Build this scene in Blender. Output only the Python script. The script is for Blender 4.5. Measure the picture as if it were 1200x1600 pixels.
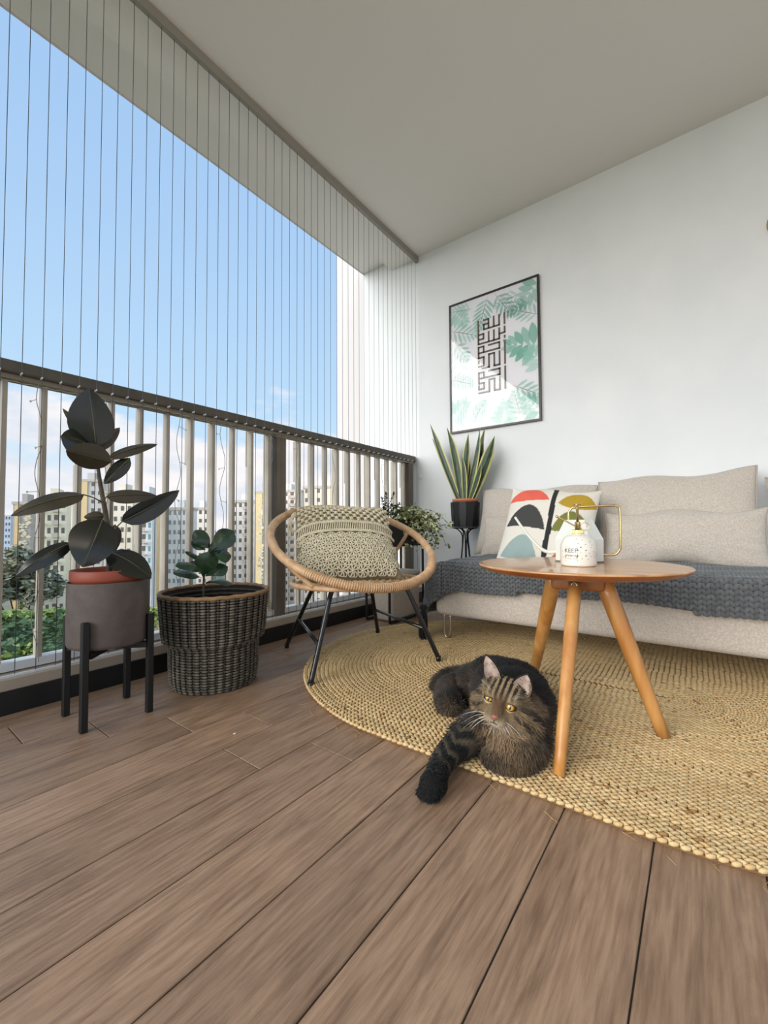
import bpy, bmesh, math, random
import numpy as np
from mathutils import Vector, Matrix
for o in list(bpy.data.objects): bpy.data.objects.remove(o)
SC = bpy.context.scene
COL = SC.collection
PI = math.pi
random.seed(7)
rng = np.random.default_rng(11)

# ------------------------------------------------------------------ camera
CAM = np.array([0.0, 0.0, 0.56]); FPX = 653.42
YAW, PITCH, ROLL = 0.6469289, 0.03453722, -0.00524037
Fd = np.array([math.cos(YAW)*math.cos(PITCH), math.sin(YAW)*math.cos(PITCH), math.sin(PITCH)])
r0 = np.array([math.sin(YAW), -math.cos(YAW), 0.0]); u0 = np.cross(r0, Fd)
Rt = r0*math.cos(ROLL) + u0*math.sin(ROLL); Up = np.cross(Rt, Fd)
cd = bpy.data.cameras.new('camera'); cam = bpy.data.objects.new('camera', cd); COL.objects.link(cam)
cam.matrix_world = Matrix([[Rt[i], Up[i], -Fd[i], CAM[i]] for i in range(3)] + [[0, 0, 0, 1]])
cd.sensor_fit = 'HORIZONTAL'; cd.sensor_width = 36; cd.lens = FPX*36/1200; cd.clip_end = 3000; cd.clip_start = 0.02
SC.camera = cam

def at(px, py, ax, val):
    """world point seen at photo pixel (px, py) on the plane coordinate[ax] = val (measuring aid)"""
    d = Fd*FPX + Rt*(px-600) - Up*(py-800)
    return CAM + d*((val-CAM[ax])/d[ax])

# ------------------------------------------------------------------ view, sky, sun, added fill light
vs = SC.view_settings
vs.view_transform = 'Standard'; vs.look = 'None'; vs.gamma = 1; vs.use_curve_mapping = False
vs.exposure = 0.06

def lin(c):
    return tuple((x/255/12.92 if x/255 <= .04045 else ((x/255+.055)/1.055)**2.4) for x in c)

W = bpy.data.worlds.new('sky'); SC.world = W; W.use_nodes = True
nt = W.node_tree; nt.nodes.clear()
def nd(t, **k):
    n = nt.nodes.new(t)
    for a, b in k.items(): setattr(n, a, b)
    return n
tc = nd('ShaderNodeTexCoord'); sp = nd('ShaderNodeSeparateXYZ'); nt.links.new(tc.outputs['Generated'], sp.inputs[0])
cr = nd('ShaderNodeValToRGB'); nt.links.new(sp.outputs['Z'], cr.inputs[0])
el = cr.color_ramp.elements
el[0].position = 0.0; el[0].color = (*lin((214, 234, 247)), 1)
el[1].position = 0.9; el[1].color = (*lin((150, 188, 234)), 1)
for p, c in ((.10, (204, 231, 249)), (.28, (184, 217, 246)), (.55, (168, 203, 240))):
    e = el.new(p); e.color = (*lin(c), 1)
mp = nd('ShaderNodeMapping'); mp.inputs['Scale'].default_value = (1, 1, 2.2); mp.inputs['Location'].default_value = (3.1, 1.7, .4)
nt.links.new(tc.outputs['Generated'], mp.inputs[0])
nz = nd('ShaderNodeTexNoise'); nz.inputs['Scale'].default_value = 3.2; nz.inputs['Detail'].default_value = 7; nz.inputs['Roughness'].default_value = .55
nt.links.new(mp.outputs[0], nz.inputs['Vector'])
hz = nd('ShaderNodeMapRange'); hz.inputs['From Min'].default_value = .05; hz.inputs['From Max'].default_value = .34
hz.inputs['To Min'].default_value = .27; hz.inputs['To Max'].default_value = -.22
nt.links.new(sp.outputs['Z'], hz.inputs['Value'])
ad = nd('ShaderNodeMath', operation='ADD'); nt.links.new(nz.outputs['Fac'], ad.inputs[0]); nt.links.new(hz.outputs[0], ad.inputs[1])
cm = nd('ShaderNodeMapRange'); cm.inputs['From Min'].default_value = .47; cm.inputs['From Max'].default_value = .57
nt.links.new(ad.outputs[0], cm.inputs['Value'])
n2 = nd('ShaderNodeTexNoise'); n2.inputs['Scale'].default_value = 7; n2.inputs['Detail'].default_value = 5
nt.links.new(mp.outputs[0], n2.inputs['Vector'])
cc = nd('ShaderNodeValToRGB'); nt.links.new(n2.outputs['Fac'], cc.inputs[0])
cc.color_ramp.elements[0].position = .35; cc.color_ramp.elements[0].color = (*lin((218, 226, 238)), 1)
cc.color_ramp.elements[1].position = .6; cc.color_ramp.elements[1].color = (*lin((250, 246, 246)), 1)
mx = nd('ShaderNodeMix', data_type='RGBA'); nt.links.new(cm.outputs[0], mx.inputs['Factor'])
nt.links.new(cr.outputs[0], mx.inputs['A']); nt.links.new(cc.outputs[0], mx.inputs['B'])
bg = nd('ShaderNodeBackground'); bg.inputs['Strength'].default_value = 1.02
nt.links.new(mx.outputs['Result'], bg.inputs[0])
wo = nd('ShaderNodeOutputWorld'); nt.links.new(bg.outputs[0], wo.inputs[0])

def light(name, kind, loc, direction, energy, color, **k):
    l = bpy.data.lights.new(name, kind); l.energy = energy; l.color = color
    for a, b in k.items(): setattr(l, a, b)
    o = bpy.data.objects.new(name, l); COL.objects.link(o); o.location = loc
    o.rotation_euler = Vector(direction).to_track_quat('-Z', 'Y').to_euler()
    return o
# hazy sun low over the open side, behind the photographer's left shoulder
light('sun', 'SUN', (-3, 4, 5), (.90, -.24, -.37), 3.9, (1.0, .97, .93), angle=math.radians(50))
# unseen fill light added behind the camera, aimed up to brighten room and ceiling
light('fill_light', 'AREA', (-.9, -1.3, 1.75), (.15, .15, 1), 30, (1.0, .93, .84), shape='RECTANGLE', size=.5, size_y=.5)

# ------------------------------------------------------------------ materials
def mat(name, col, rough=.6, metal=0.0, col2=None, ns=8, nstr=(1, 1, 1), bump=0, bs=60, bstr=(1, 1, 1), spec=.5,
        vary=0, vcol=None, trans=0, sheen=0, coat=0, detail=4, lo=.35, hi=.65, sss=0):
    m = bpy.data.materials.new(name); m.use_nodes = True
    t = m.node_tree; N = t.nodes; L = t.links; b = N['Principled BSDF']
    b.inputs['Roughness'].default_value = rough; b.inputs['Metallic'].default_value = metal
    b.inputs['Specular IOR Level'].default_value = spec
    if sheen: b.inputs['Sheen Weight'].default_value = sheen; b.inputs['Sheen Roughness'].default_value = .5
    if coat: b.inputs['Coat Weight'].default_value = coat; b.inputs['Coat Roughness'].default_value = .08
    if trans: b.inputs['Transmission Weight'].default_value = trans
    tc = N.new('ShaderNodeTexCoord')
    def mapped(s):
        mp = N.new('ShaderNodeMapping'); mp.inputs['Scale'].default_value = s
        L.new(tc.outputs['Object'], mp.inputs[0]); return mp
    out = None
    if vcol:
        a = N.new('ShaderNodeVertexColor'); a.layer_name = vcol; out = a.outputs['Color']
    elif col2 is not None:
        mp = mapped(nstr); n = N.new('ShaderNodeTexNoise'); n.inputs['Scale'].default_value = ns; n.inputs['Detail'].default_value = detail
        L.new(mp.outputs[0], n.inputs['Vector'])
        if vary:
            oi = N.new('ShaderNodeObjectInfo'); v = N.new('ShaderNodeVectorMath'); v.operation = 'MULTIPLY_ADD'
            v.inputs[1].default_value = (1, 1, 1); cx = N.new('ShaderNodeCombineXYZ')
            mu = N.new('ShaderNodeMath'); mu.operation = 'MULTIPLY'; mu.inputs[1].default_value = 37.0
            L.new(oi.outputs['Random'], mu.inputs[0])
            for i in range(3): L.new(mu.outputs[0], cx.inputs[i])
            L.new(mp.outputs[0], v.inputs[0]); L.new(cx.outputs[0], v.inputs[2]); L.new(v.outputs[0], n.inputs['Vector'])
        r = N.new('ShaderNodeValToRGB'); L.new(n.outputs['Fac'], r.inputs[0])
        r.color_ramp.elements[0].position = lo; r.color_ramp.elements[1].position = hi
        r.color_ramp.elements[0].color = (*lin(col), 1); r.color_ramp.elements[1].color = (*lin(col2), 1)
        out = r.outputs['Color']
    if vary and out is not None:
        oi = N.new('ShaderNodeObjectInfo'); h = N.new('ShaderNodeHueSaturation'); mr = N.new('ShaderNodeMapRange')
        mr.inputs['To Min'].default_value = 1-vary; mr.inputs['To Max'].default_value = 1+vary
        L.new(oi.outputs['Random'], mr.inputs['Value']); L.new(mr.outputs[0], h.inputs['Value']); L.new(out, h.inputs['Color']); out = h.outputs['Color']
    if out is not None: L.new(out, b.inputs['Base Color'])
    else: b.inputs['Base Color'].default_value = (*lin(col), 1)
    if bump:
        mp = mapped(bstr); n = N.new('ShaderNodeTexNoise'); n.inputs['Scale'].default_value = bs; n.inputs['Detail'].default_value = 3
        L.new(mp.outputs[0], n.inputs['Vector']); bp = N.new('ShaderNodeBump'); bp.inputs['Strength'].default_value = bump
        bp.inputs['Distance'].default_value = .004
        L.new(n.outputs['Fac'], bp.inputs['Height']); L.new(bp.outputs[0], b.inputs['Normal'])
    return m

# ------------------------------------------------------------------ geometry helpers
class MB:
    def __init__(s): s.v = []; s.f = []; s.n = 0; s.c = []
    def add(s, v, f, col=None):
        v = np.asarray(v, float); s.v.append(v); s.f += [tuple(i+s.n for i in q) for q in f]; s.n += len(v)
        if col is not None: s.c.append(np.broadcast_to(np.asarray(col, float), (len(v), 3)))
        return s
    def box(s, x0, x1, y0, y1, z0, z1, col=None):
        v = [(x, y, z) for x in (x0, x1) for y in (y0, y1) for z in (z0, z1)]
        return s.add(v, [(0, 1, 3, 2), (4, 6, 7, 5), (0, 4, 5, 1), (2, 3, 7, 6), (0, 2, 6, 4), (1, 5, 7, 3)], col)
    def tube(s, pts, r, n=8, closed=False, cap=True, flat=1.0, col=None):
        v, f = tube_geo(pts, r, n, closed, cap, flat); return s.add(v, f, col)
    def lathe(s, prof, n=32, c=(0, 0, 0), capb=True, capt=False):
        prof = np.asarray(prof, float); a = np.linspace(0, 2*PI, n, endpoint=False); v = []
        for r, z in prof: v.append(np.c_[r*np.cos(a), r*np.sin(a), np.full(n, z)])
        v = np.vstack(v)+np.asarray(c); f = []
        for i in range(len(prof)-1):
            for j in range(n): k = (j+1) % n; f.append((i*n+j, i*n+k, (i+1)*n+k, (i+1)*n+j))
        if capb: f.append(tuple(range(n-1, -1, -1)))
        if capt: f.append(tuple((len(prof)-1)*n+j for j in range(n)))
        return s.add(v, f)
    def blob(s, c, rx, ry, rz, M=None, nu=6, nv=4, col=None):
        v, f = BLOB[(nu, nv)] if (nu, nv) in BLOB else BLOB.setdefault((nu, nv), blob_geo(nu, nv))
        w = v*np.array([rx, ry, rz])
        if M is not None: w = w@np.asarray(M).T
        return s.add(w+np.asarray(c), f, col)
    def build(s, name, m, parent=None, smooth=True, **k):
        me = bpy.data.meshes.new(name)
        V = np.vstack(s.v) if s.v else np.zeros((0, 3))
        me.from_pydata([tuple(x) for x in V.tolist()], [], s.f)
        if s.c:
            at_ = me.color_attributes.new('Col', 'FLOAT_COLOR', 'POINT'); C = np.vstack(s.c)
            at_.data.foreach_set('color', np.c_[C, np.ones(len(C))].astype(np.float32).ravel())
        if smooth: me.polygons.foreach_set('use_smooth', [True]*len(me.polygons))
        me.materials.append(m); me.update()
        return link(name, me, parent, **k)
BLOB = {}
def blob_geo(nu, nv):
    v = [(0, 0, -1)]
    for i in range(1, nv):
        p = -PI/2+PI*i/nv
        for j in range(nu): a = 2*PI*j/nu; v.append((math.cos(p)*math.cos(a), math.cos(p)*math.sin(a), math.sin(p)))
    v.append((0, 0, 1)); f = []
    for j in range(nu): f.append((0, 1+(j+1) % nu, 1+j))
    for i in range(nv-2):
        for j in range(nu): k = (j+1) % nu; f.append((1+i*nu+j, 1+i*nu+k, 1+(i+1)*nu+k, 1+(i+1)*nu+j))
    b = 1+(nv-2)*nu
    for j in range(nu): f.append((b+j, b+(j+1) % nu, len(v)-1))
    return np.array(v), f
def tube_geo(pts, r, n=8, closed=False, cap=True, flat=1.0):
    P = np.asarray(pts, float); m = len(P); R = np.broadcast_to(np.asarray(r, float), (m,))
    T = np.zeros_like(P)
    if closed: T = np.roll(P, -1, 0)-np.roll(P, 1, 0)
    else: T[1:-1] = P[2:]-P[:-2]; T[0] = P[1]-P[0]; T[-1] = P[-1]-P[-2]
    T /= np.linalg.norm(T, axis=1)[:, None]+1e-12
    u = np.cross(T[0], [0, 0, 1.0])
    if np.linalg.norm(u) < .2: u = np.cross(T[0], [1.0, 0, 0])
    u /= np.linalg.norm(u); a = np.linspace(0, 2*PI, n, endpoint=False); v = []
    for i in range(m):
        u = u-T[i]*(u@T[i]); u /= np.linalg.norm(u); w = np.cross(T[i], u)
        v.append(P[i]+R[i]*(np.outer(np.cos(a), u)+flat*np.outer(np.sin(a), w)))
    f = []
    for i in range(m if closed else m-1):
        i2 = (i+1) % m
        for j in range(n): k = (j+1) % n; f.append((i*n+j, i*n+k, i2*n+k, i2*n+j))
    if cap and not closed: f.append(tuple(range(n-1, -1, -1))); f.append(tuple((m-1)*n+j for j in range(n)))
    return np.vstack(v), f
def smooth_path(pts, k=6, closed=False):
    P = np.asarray(pts, float); m = len(P); out = []
    for i in range(m if closed else m-1):
        g = (lambda j: P[j % m]) if closed else (lambda j: P[min(max(j, 0), m-1)])
        a, b, c, d = g(i-1), g(i), g(i+1), g(i+2)
        for t in np.arange(k)/k:
            out.append(.5*((2*b)+(-a+c)*t+(2*a-5*b+4*c-d)*t*t+(-a+3*b-3*c+d)*t**3))
    if not closed: out.append(P[-1])
    return np.array(out)
def link(name, me, parent=None, label=None, cat=None, group=None, kind=None, loc=None):
    o = bpy.data.objects.new(name, me); COL.objects.link(o)
    if parent is not None: o.parent = parent
    if loc is not None: o.location = loc
    tag(o, label, cat, group, kind); return o
def tag(o, label=None, cat=None, group=None, kind=None):
    if label: o['label'] = label
    if cat: o['category'] = cat
    if group: o['group'] = group
    if kind: o['kind'] = kind
    return o
def thing(name, label, cat, loc=(0, 0, 0), rz=0, group=None):
    o = bpy.data.objects.new(name, None); COL.objects.link(o); o.location = loc; o.rotation_euler = (0, 0, rz)
    o.empty_display_size = .05
    return tag(o, label, cat, group)
def copy_tree(o, parent=None):
    c = o.copy(); COL.objects.link(c); c.parent = parent
    for ch in list(o.children): copy_tree(ch, c)
    return c
def bevel_box(name, m, x0, x1, y0, y1, z0, z1, bev=.004, seg=2, parent=None, **k):
    bm = bmesh.new(); bmesh.ops.create_cube(bm, size=1)
    for v in bm.verts: v.co = Vector(((x0+x1)/2+v.co.x*(x1-x0), (y0+y1)/2+v.co.y*(y1-y0), (z0+z1)/2+v.co.z*(z1-z0)))
    if bev: bmesh.ops.bevel(bm, geom=bm.edges[:], offset=bev, segments=seg, affect='EDGES', profile=.5)
    me = bpy.data.meshes.new(name); bm.to_mesh(me); bm.free(); me.materials.append(m)
    if seg > 2: me.polygons.foreach_set('use_smooth', [True]*len(me.polygons))
    return link(name, me, parent, **k)
def plain(name, m, *b, parent=None, **k): return MB().box(*b).build(name, m, parent, smooth=False, **k)
# ------------------------------------------------------------------ the room shell
M_wall = mat('wall_paint', (238, 240, 240), .75, col2=(232, 235, 236), ns=3, bump=.12, bs=220)
M_ceil = mat('ceiling_paint', (236, 232, 226), .85, bump=.12, bs=220)
M_plank = mat('wood_look_tile', (132, 105, 84), .40, col2=(164, 136, 113), ns=9, nstr=(1.2, 16, 1), bump=.35, bs=14, bstr=(2, 40, 1),
              vary=.10, detail=9, lo=.28, hi=.62, spec=.5)
_t = M_plank.node_tree; _b = _t.nodes['Principled BSDF']; _src = _b.inputs['Base Color'].links[0].from_socket
_tc = _t.nodes.new('ShaderNodeTexCoord'); _oi = _t.nodes.new('ShaderNodeObjectInfo'); _mp = _t.nodes.new('ShaderNodeMapping'); _mp.inputs['Scale'].default_value = (1.3, 7, 1)
_ml = _t.nodes.new('ShaderNodeVectorMath'); _ml.operation = 'SCALE'; _ml.inputs[0].default_value = (31, 17, 5); _t.links.new(_oi.outputs['Random'], _ml.inputs['Scale'])
_t.links.new(_tc.outputs['Object'], _mp.inputs[0]); _t.links.new(_ml.outputs[0], _mp.inputs['Location'])
_nz = _t.nodes.new('ShaderNodeTexNoise'); _nz.inputs['Scale'].default_value = 2.4; _nz.inputs['Detail'].default_value = 9; _nz.inputs['Roughness'].default_value = .68; _nz.inputs['Distortion'].default_value = 1.6
_t.links.new(_mp.outputs[0], _nz.inputs['Vector'])
_rp = _t.nodes.new('ShaderNodeValToRGB'); _t.links.new(_nz.outputs['Fac'], _rp.inputs[0])
_rp.color_ramp.elements[0].position = .30; _rp.color_ramp.elements[0].color = (.68, .65, .61, 1); _rp.color_ramp.elements[1].position = .56; _rp.color_ramp.elements[1].color = (1.06, 1.04, 1.0, 1)
_mm = _t.nodes.new('ShaderNodeMix'); _mm.data_type = 'RGBA'; _mm.blend_type = 'MULTIPLY'; _mm.inputs['Factor'].default_value = 1
_t.links.new(_src, _mm.inputs['A']); _t.links.new(_rp.outputs[0], _mm.inputs['B']); _t.links.new(_mm.outputs['Result'], _b.inputs['Base Color'])
M_grout = mat('dark_grout', (48, 44, 42), .9)
XW = 2.705; YK = 1.675
fl = plain('floor', M_grout, -2.2, XW, -2.5, YK+.02, -.06, -.0035, kind='structure')
rows = [(-.0706+.1495*k) for k in range(-16, 12)]
LEN = .9
offs = {11: .16, 10: .316, 9: .465, 8: .612, 7: .765, 6: .6125, 5: .765, 4: .01, 3: .16, 2: .31, 1: .16, 0: .01}
pm = {}
gap = .0012
for i in range(-16, 12):
    y0 = -.0706+.1495*i; y1 = min(y0+.1495, YK)
    o = offs.get(i, (i*.31) % .9)
    x = o-LEN*math.ceil((o+2.2)/LEN)
    while x < XW:
        xa, xb = max(x, -2.2), min(x+LEN, XW)
        if xb-xa > .01:
            key = (round(xb-xa, 4), round(y1-y0, 4))
            if key not in pm:
                lx, ly = (xb-xa)/2-gap, (y1-y0)/2-gap; bz = .0012
                v = [(sx*lx, sy*ly, -.005) for sx, sy in ((-1, -1), (1, -1), (1, 1), (-1, 1))] + \
                    [(sx*lx, sy*ly, -bz) for sx, sy in ((-1, -1), (1, -1), (1, 1), (-1, 1))] + \
                    [(sx*(lx-bz), sy*(ly-bz), 0) for sx, sy in ((-1, -1), (1, -1), (1, 1), (-1, 1))]
                f = [(8, 9, 10, 11)]
                for q in range(4):
                    w = (q+1) % 4; f += [(q, w, 4+w, 4+q), (4+q, 4+w, 8+w, 8+q)]
                me = bpy.data.meshes.new('plank'); me.from_pydata(v, [], f); me.materials.append(M_plank); pm[key] = me
            link('plank', pm[key], fl, loc=((xa+xb)/2, (y0+y1)/2, 0))
        x += LEN
plain('wall_back', M_wall, XW, XW+.2, -2.5, 2.25, -.06, 2.9, kind='structure')
M_wall2 = mat('outer_wall_paint', (212, 208, 206), .8, bump=.12, bs=200)
plain('wall_outer', M_wall2, XW+.004, XW+.2, 2.25, 2.565, -3, 3.3, kind='structure')
plain('ceiling', M_ceil, -2.2, XW, -2.5, 1.70, 2.65, 2.95, kind='structure')
plain('trim_1', M_ceil, -2.2, XW, 1.70, 1.945, 2.638, 2.95, kind='structure')      # lowered bulkhead over the grille
plain('trim_2', M_ceil, -2.2, XW, 1.945, 2.245, 2.722, 3.1, kind='structure')      # edge beam soffit
plain('trim_4', M_wall2, -2.2, XW+.1, 2.245, 2.252, 2.715, 3.1, kind='structure')
M_black = mat('black_tile', (22, 24, 25), .35)
M_ledge = mat('ledge_paint', (176, 162, 144), .6, bump=.1)
plain('baseboard_left', M_black, -2.2, XW, YK, 1.86, -.06, .068, kind='structure')
bevel_box('trim_3', M_ledge, -2.2, XW, 1.682, 1.86, .068, .104, .003, kind='structure')
plain('slab_edge', M_wall2, -2.2, XW, 1.86, 2.25, -.4, .02, kind='structure')

# ------------------------------------------------------------------ railing
M_rail = mat('handrail_metal', (92, 85, 72), .42, col2=(80, 74, 63), ns=12, spec=.5)
M_fin = mat('baluster_metal', (184, 175, 160), .5, col2=(170, 161, 146), ns=9)
M_post = mat('post_metal', (118, 106, 90), .5, col2=(104, 94, 80), ns=9)
M_tr = mat('top_rail_metal', (134, 124, 108), .5)
M_frame = mat('white_metal', (226, 228, 230), .4)
rl = thing('railing', 'grey metal balcony railing with stepped flat balusters along the open side', 'railing', (0, 1.75, 0))
def rp(mb, name, m, **k): return mb.build(name, m, rl, smooth=False, **k)
def LB(x0, x1, y0, y1, z0, z1): return MB().box(x0, x1, y0-1.75, y1-1.75, z0, z1)
o = bevel_box('handrail', M_rail, -2.2, 2.69, 1.722-1.75, 1.80-1.75, 1.052, 1.094, .006, 2, rl, label='dark grey flat handrail')
rp(LB(-2.2, 2.69, 1.735, 1.785, 1.036, 1.052), 'top_rail', M_tr)
rp(LB(-2.2, 2.69, 1.755, 1.80, .108, .135), 'bottom_rail', M_frame, label='white bottom rail')
fins = [.325+.1025*k for k in range(-8, 24)]
steps = [(.78, 0, .062), (.66, .5, .05), (.9, .3, .058), (.55, .2, .05), (.83, .42, .06)]
for k, x in enumerate(fins):
    if abs(x-1.41) < .035 or x > 2.6: continue
    b = MB(); t = .0065
    za = .62+.27*math.sin(k*1.9+.6)*.9; zb = .34+.16*math.sin(k*2.7)
    if k % 3 == 0: za, zb = max(za, zb)+.02, min(za, zb); segs = [(.135, zb, .062), (zb, za, .044), (za, 1.036, .058)]
    elif k % 3 == 1: segs = [(.135, za, .062), (za, 1.036, .044)]
    else: segs = [(.135, za, .044), (za, 1.036, .066)]
    segs = [(p, q, d*.74) for p, q, d in segs]
    for z0, z1, d in segs: b.box(x-t, x+t, .005, .005+d, z0, z1)
    rp(b, 'baluster', M_fin)
for x in (1.412, 2.64): rp(MB().box(x-.027, x+.027, -.012, .05, .10, 1.036), 'post', M_post, label='dark square post')
rp(MB().box(-.51, -.455, -.012, .05, .10, 1.036), 'post', M_post, label='dark square post')

# ------------------------------------------------------------------ invisible grille: thin cables
M_cable = mat('steel_cable', (92, 98, 106), .5, metal=.3)
M_track = mat('grille_track', (150, 144, 134), .5)
gr = thing('cable_grille', 'thin vertical steel cables stretched from ceiling track to floor ledge', 'safety grille', (0, 1.705, .1))
MB().box(-2.2, 2.70, -.012, .010, 2.505, 2.55).build('track', M_track, gr, smooth=False)
MB().box(-2.2, 2.70, -.006, .006, .004, .010).build('bottom_track', M_frame, gr, smooth=False)
cme = None
ch = MB().tube([(0, 0, .01), (0, 0, 2.51)], .00115, 6)
for k in range(66):
    x = .252-.0515*18+.0515*k
    if x > 2.69: break
    if cme is None: c0 = ch.build('cable', M_cable, gr); cme = c0.data; c0.location = (x, 0, 0)
    else: link('cable', cme, gr, loc=(x, 0, 0))
cl = MB().box(-.0012, .0012, -.0025, .018, .948, .954)
c0 = cl.build('clip', M_frame, gr, smooth=False); c0.location = (.252, 0, 0)
for k in range(1, 47): link('clip', c0.data, gr, loc=(.252+.0515*k, 0, 0))

# ------------------------------------------------------------------ string lights along the handrail
M_wire = mat('clear_wire', (176, 170, 156), .4)
M_bulb = mat('tiny_bulb', (225, 222, 212), .3)
sl = thing('string_lights', 'thin fairy light wire sagging along the handrail with short dangling strands', 'string lights', (0, 1.71, 1.04))
pts = []
for i in range(150):
    x = -.3+i*.02; pts.append((x, .004, -.004-.012*abs(math.sin(x*3.6+.4))-(.004 if i % 2 else 0)))
MB().tube(smooth_path(pts, 2), .0014, 5).build('wire', M_wire, sl)
for x, ln in ((.405, .95), (.60, .62), (.86, .80), (1.06, .62), (1.33, .16), (1.50, .55), (1.78, .40), (2.0, .22), (2.25, .5), (2.5, .3)):
    n = int(ln/.05); p = [(x+.010*math.sin(i*1.3+x*9), .004+.006*math.cos(i*.9), -.01-i*.05) for i in range(n+1)]
    mb = MB().tube(smooth_path(p, 3), .0012, 5)
    sdt = mb.build('strand', M_wire, sl)
    tb = MB()
    for i in range(1, n, 3):
        a = random.uniform(0, 6.28); q = p[i]; d = np.array((math.cos(a)*.03, math.sin(a)*.006, random.uniform(-.012, .012)))
        tb.tube([q, np.array(q)+d], .0009, 4)
        MB().blob(np.array(q)+d, .0028, .0028, .004).build('bulb', M_bulb, sdt)
    tb.build('twig', M_wire, sdt)
# ------------------------------------------------------------------ outside: ground, trees, blocks of flats
ZG = -27.0
M_ground = mat('ground', (92, 104, 70), .95, col2=(150, 142, 120), ns=.03, detail=3)
MB().add([(-900, -300, ZG), (1500, -300, ZG), (1500, 1800, ZG), (-900, 1800, ZG)], [(0, 1, 2, 3)]).build('ground', M_ground, smooth=False, kind='structure')
def C3(c):
    c = tuple(min(252, int(x*1.09)) for x in c); return mat('facade_%d_%d_%d' % c, c, .8, col2=tuple(int(x*.95) for x in c), ns=.2)
M_win = mat('window_glass', (112, 104, 98), .3)
M_winl = mat('window_pale', (150, 160, 160), .3)
M_slab = mat('balcony_slab', (206, 196, 184), .8)
facades = {}
def fac(c):
    if c not in facades: facades[c] = C3(c)
    return facades[c]
def block(pxl, pxr, top_y, dist, col, label, floors=13, cols=4, wmat=None, stripe=None, balc=None, turn=-.30, roof=True, gable=None):
    """apartment block whose facade spans photo columns pxl..pxr at distance dist (m) and whose roof shows at row top_y"""
    pc = (pxl+pxr)/2
    d = Fd*FPX + Rt*(pc-600) - Up*(822-800); d[2] = 0; d /= np.linalg.norm(d)
    cx, cy = d[0]*dist, d[1]*dist
    dl = Fd*FPX + Rt*(pxl-600); dr = Fd*FPX + Rt*(pxr-600)
    ang = math.atan2(dl[1], dl[0])-math.atan2(dr[1], dr[0])
    w = 2*dist*math.tan(ang/2)/math.cos(turn)
    rz = math.atan2(d[1], d[0])-PI/2+turn            # local -Y faces the balcony
    k = FPX/((Fd[:2]@d[:2]))                          # pixels per radian-tangent at this column
    top = .56+(833-top_y)/653.0*dist*(Fd[:2]@d[:2])
    H = top-ZG
    t = thing('apartment_block', label, 'building', (cx, cy, ZG), rz)
    mw = fac(col); dp = min(12.0, w)
    bevel_box('wall', mw, -w/2, w/2, 0, dp, 0, H, 0, 1, t)
    if roof:
        MB().box(-w/2-.25, w/2+.25, -.3, dp+.3, H-.5, H+.3).build('roof_slab', M_slab, t, smooth=False)
        MB().box(-w*.18, w*.12, 2, 7, H+.3, H+2.6).build('water_tank', mw, t, smooth=False)
    fh = 2.8; n = min(floors, int((H-1)/fh))
    xs = [(-w/2)+(i+.5)*w/cols for i in range(cols)]
    ww = min(1.5, w/cols*.45)
    sm = MB().box(-ww/2, ww/2, -.06, .05, 0, 1.2); first = None
    fm = MB().box(-.04, .04, -.10, -.06, 0, 1.2)
    for f in range(n):
        z = H-1.9-f*fh
        for i, x in enumerate(xs):
            if stripe and abs(x-stripe[0]*w) < stripe[1]*w/2+ww/2: continue
            if balc and i in balc: continue
            if first is None:
                first = sm.build('window', wmat or M_win, t, smooth=False); first.location = (x, 0, z)
            else: link('window', first.data, t, loc=(x, 0, z))
        if balc is not None:
            MB_ledge = balc_mesh(w, cols, sorted(balc), t, z-.9) if balc else None
    if stripe:
        MB().box(stripe[0]*w-stripe[1]*w/2, stripe[0]*w+stripe[1]*w/2, -.25, .1, 0, H-.3).build('painted_stripe', fac(stripe[2]), t, smooth=False)
    if gable:
        g = MB(); r = random.Random(3)
        for _ in range(70):
            x = r.uniform(gable[0], gable[1])*w; z = r.uniform(H*.25, H-2); s = r.uniform(.35, .7)
            g.add([(x-s, -.28, z), (x, -.28, z-s*.5), (x+s, -.28, z), (x, -.28, z+s*.8)], [(0, 1, 2, 3)])
        g.build('leaf_mural', fac((226, 214, 186)), t, smooth=False, kind='stuff')
    return t
def balc_mesh(w, cols, idx, t, z):
    for i in idx:
        x0 = -w/2+i*w/cols; x1 = x0+w/cols
        key = ('b', round(w/cols, 3))
        if key not in BM:
            h = w/cols/2
            o = MB().box(-h*.92, h*.92, -1.1, .05, 0, .18).box(-h*.92, h*.92, -1.1, -1.0, .18, 1.0).build('balcony', M_slab, t, smooth=False)
            o.location = ((x0+x1)/2, 0, z); BM[key] = o.data
            r = MB().box(-h*.6, h*.6, -.05, .08, 1.0, 2.2).build('window', M_win, t, smooth=False); r.location = ((x0+x1)/2, 0, z); BM[key+('w',)] = r.data
        else:
            link('balcony', BM[key], t, loc=((x0+x1)/2, 0, z)); link('window', BM[key+('w',)], t, loc=((x0+x1)/2, 0, z))
BM = {}
block(-40, 17, 812, 260, (206, 214, 226), 'pale blue-grey slab block at far left beyond the trees', 9, 12, M_win, roof=False)
block(20, 48, 793, 150, (176, 170, 162), 'grey block with amber stripe and leaf mural, behind leftmost posts', 0, 4, stripe=(-.26, .26, (240, 200, 150)), gable=(-.1, .45))
block(60, 104, 788, 118, (250, 224, 198), 'cream block with balconies and small dark windows, behind the lowest rubber leaves', 14, 4, balc=(0, 2), turn=-.2)
block(118, 160, 758, 165, (200, 194, 188), 'grey block with amber stripe behind the rubber plant stem', 15, 4, stripe=(-.22, .28, (240, 202, 152)))
block(164, 207, 778, 130, (246, 222, 202), 'cream block seen right of the rubber plant stem', 13, 4, turn=-.35)
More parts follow.
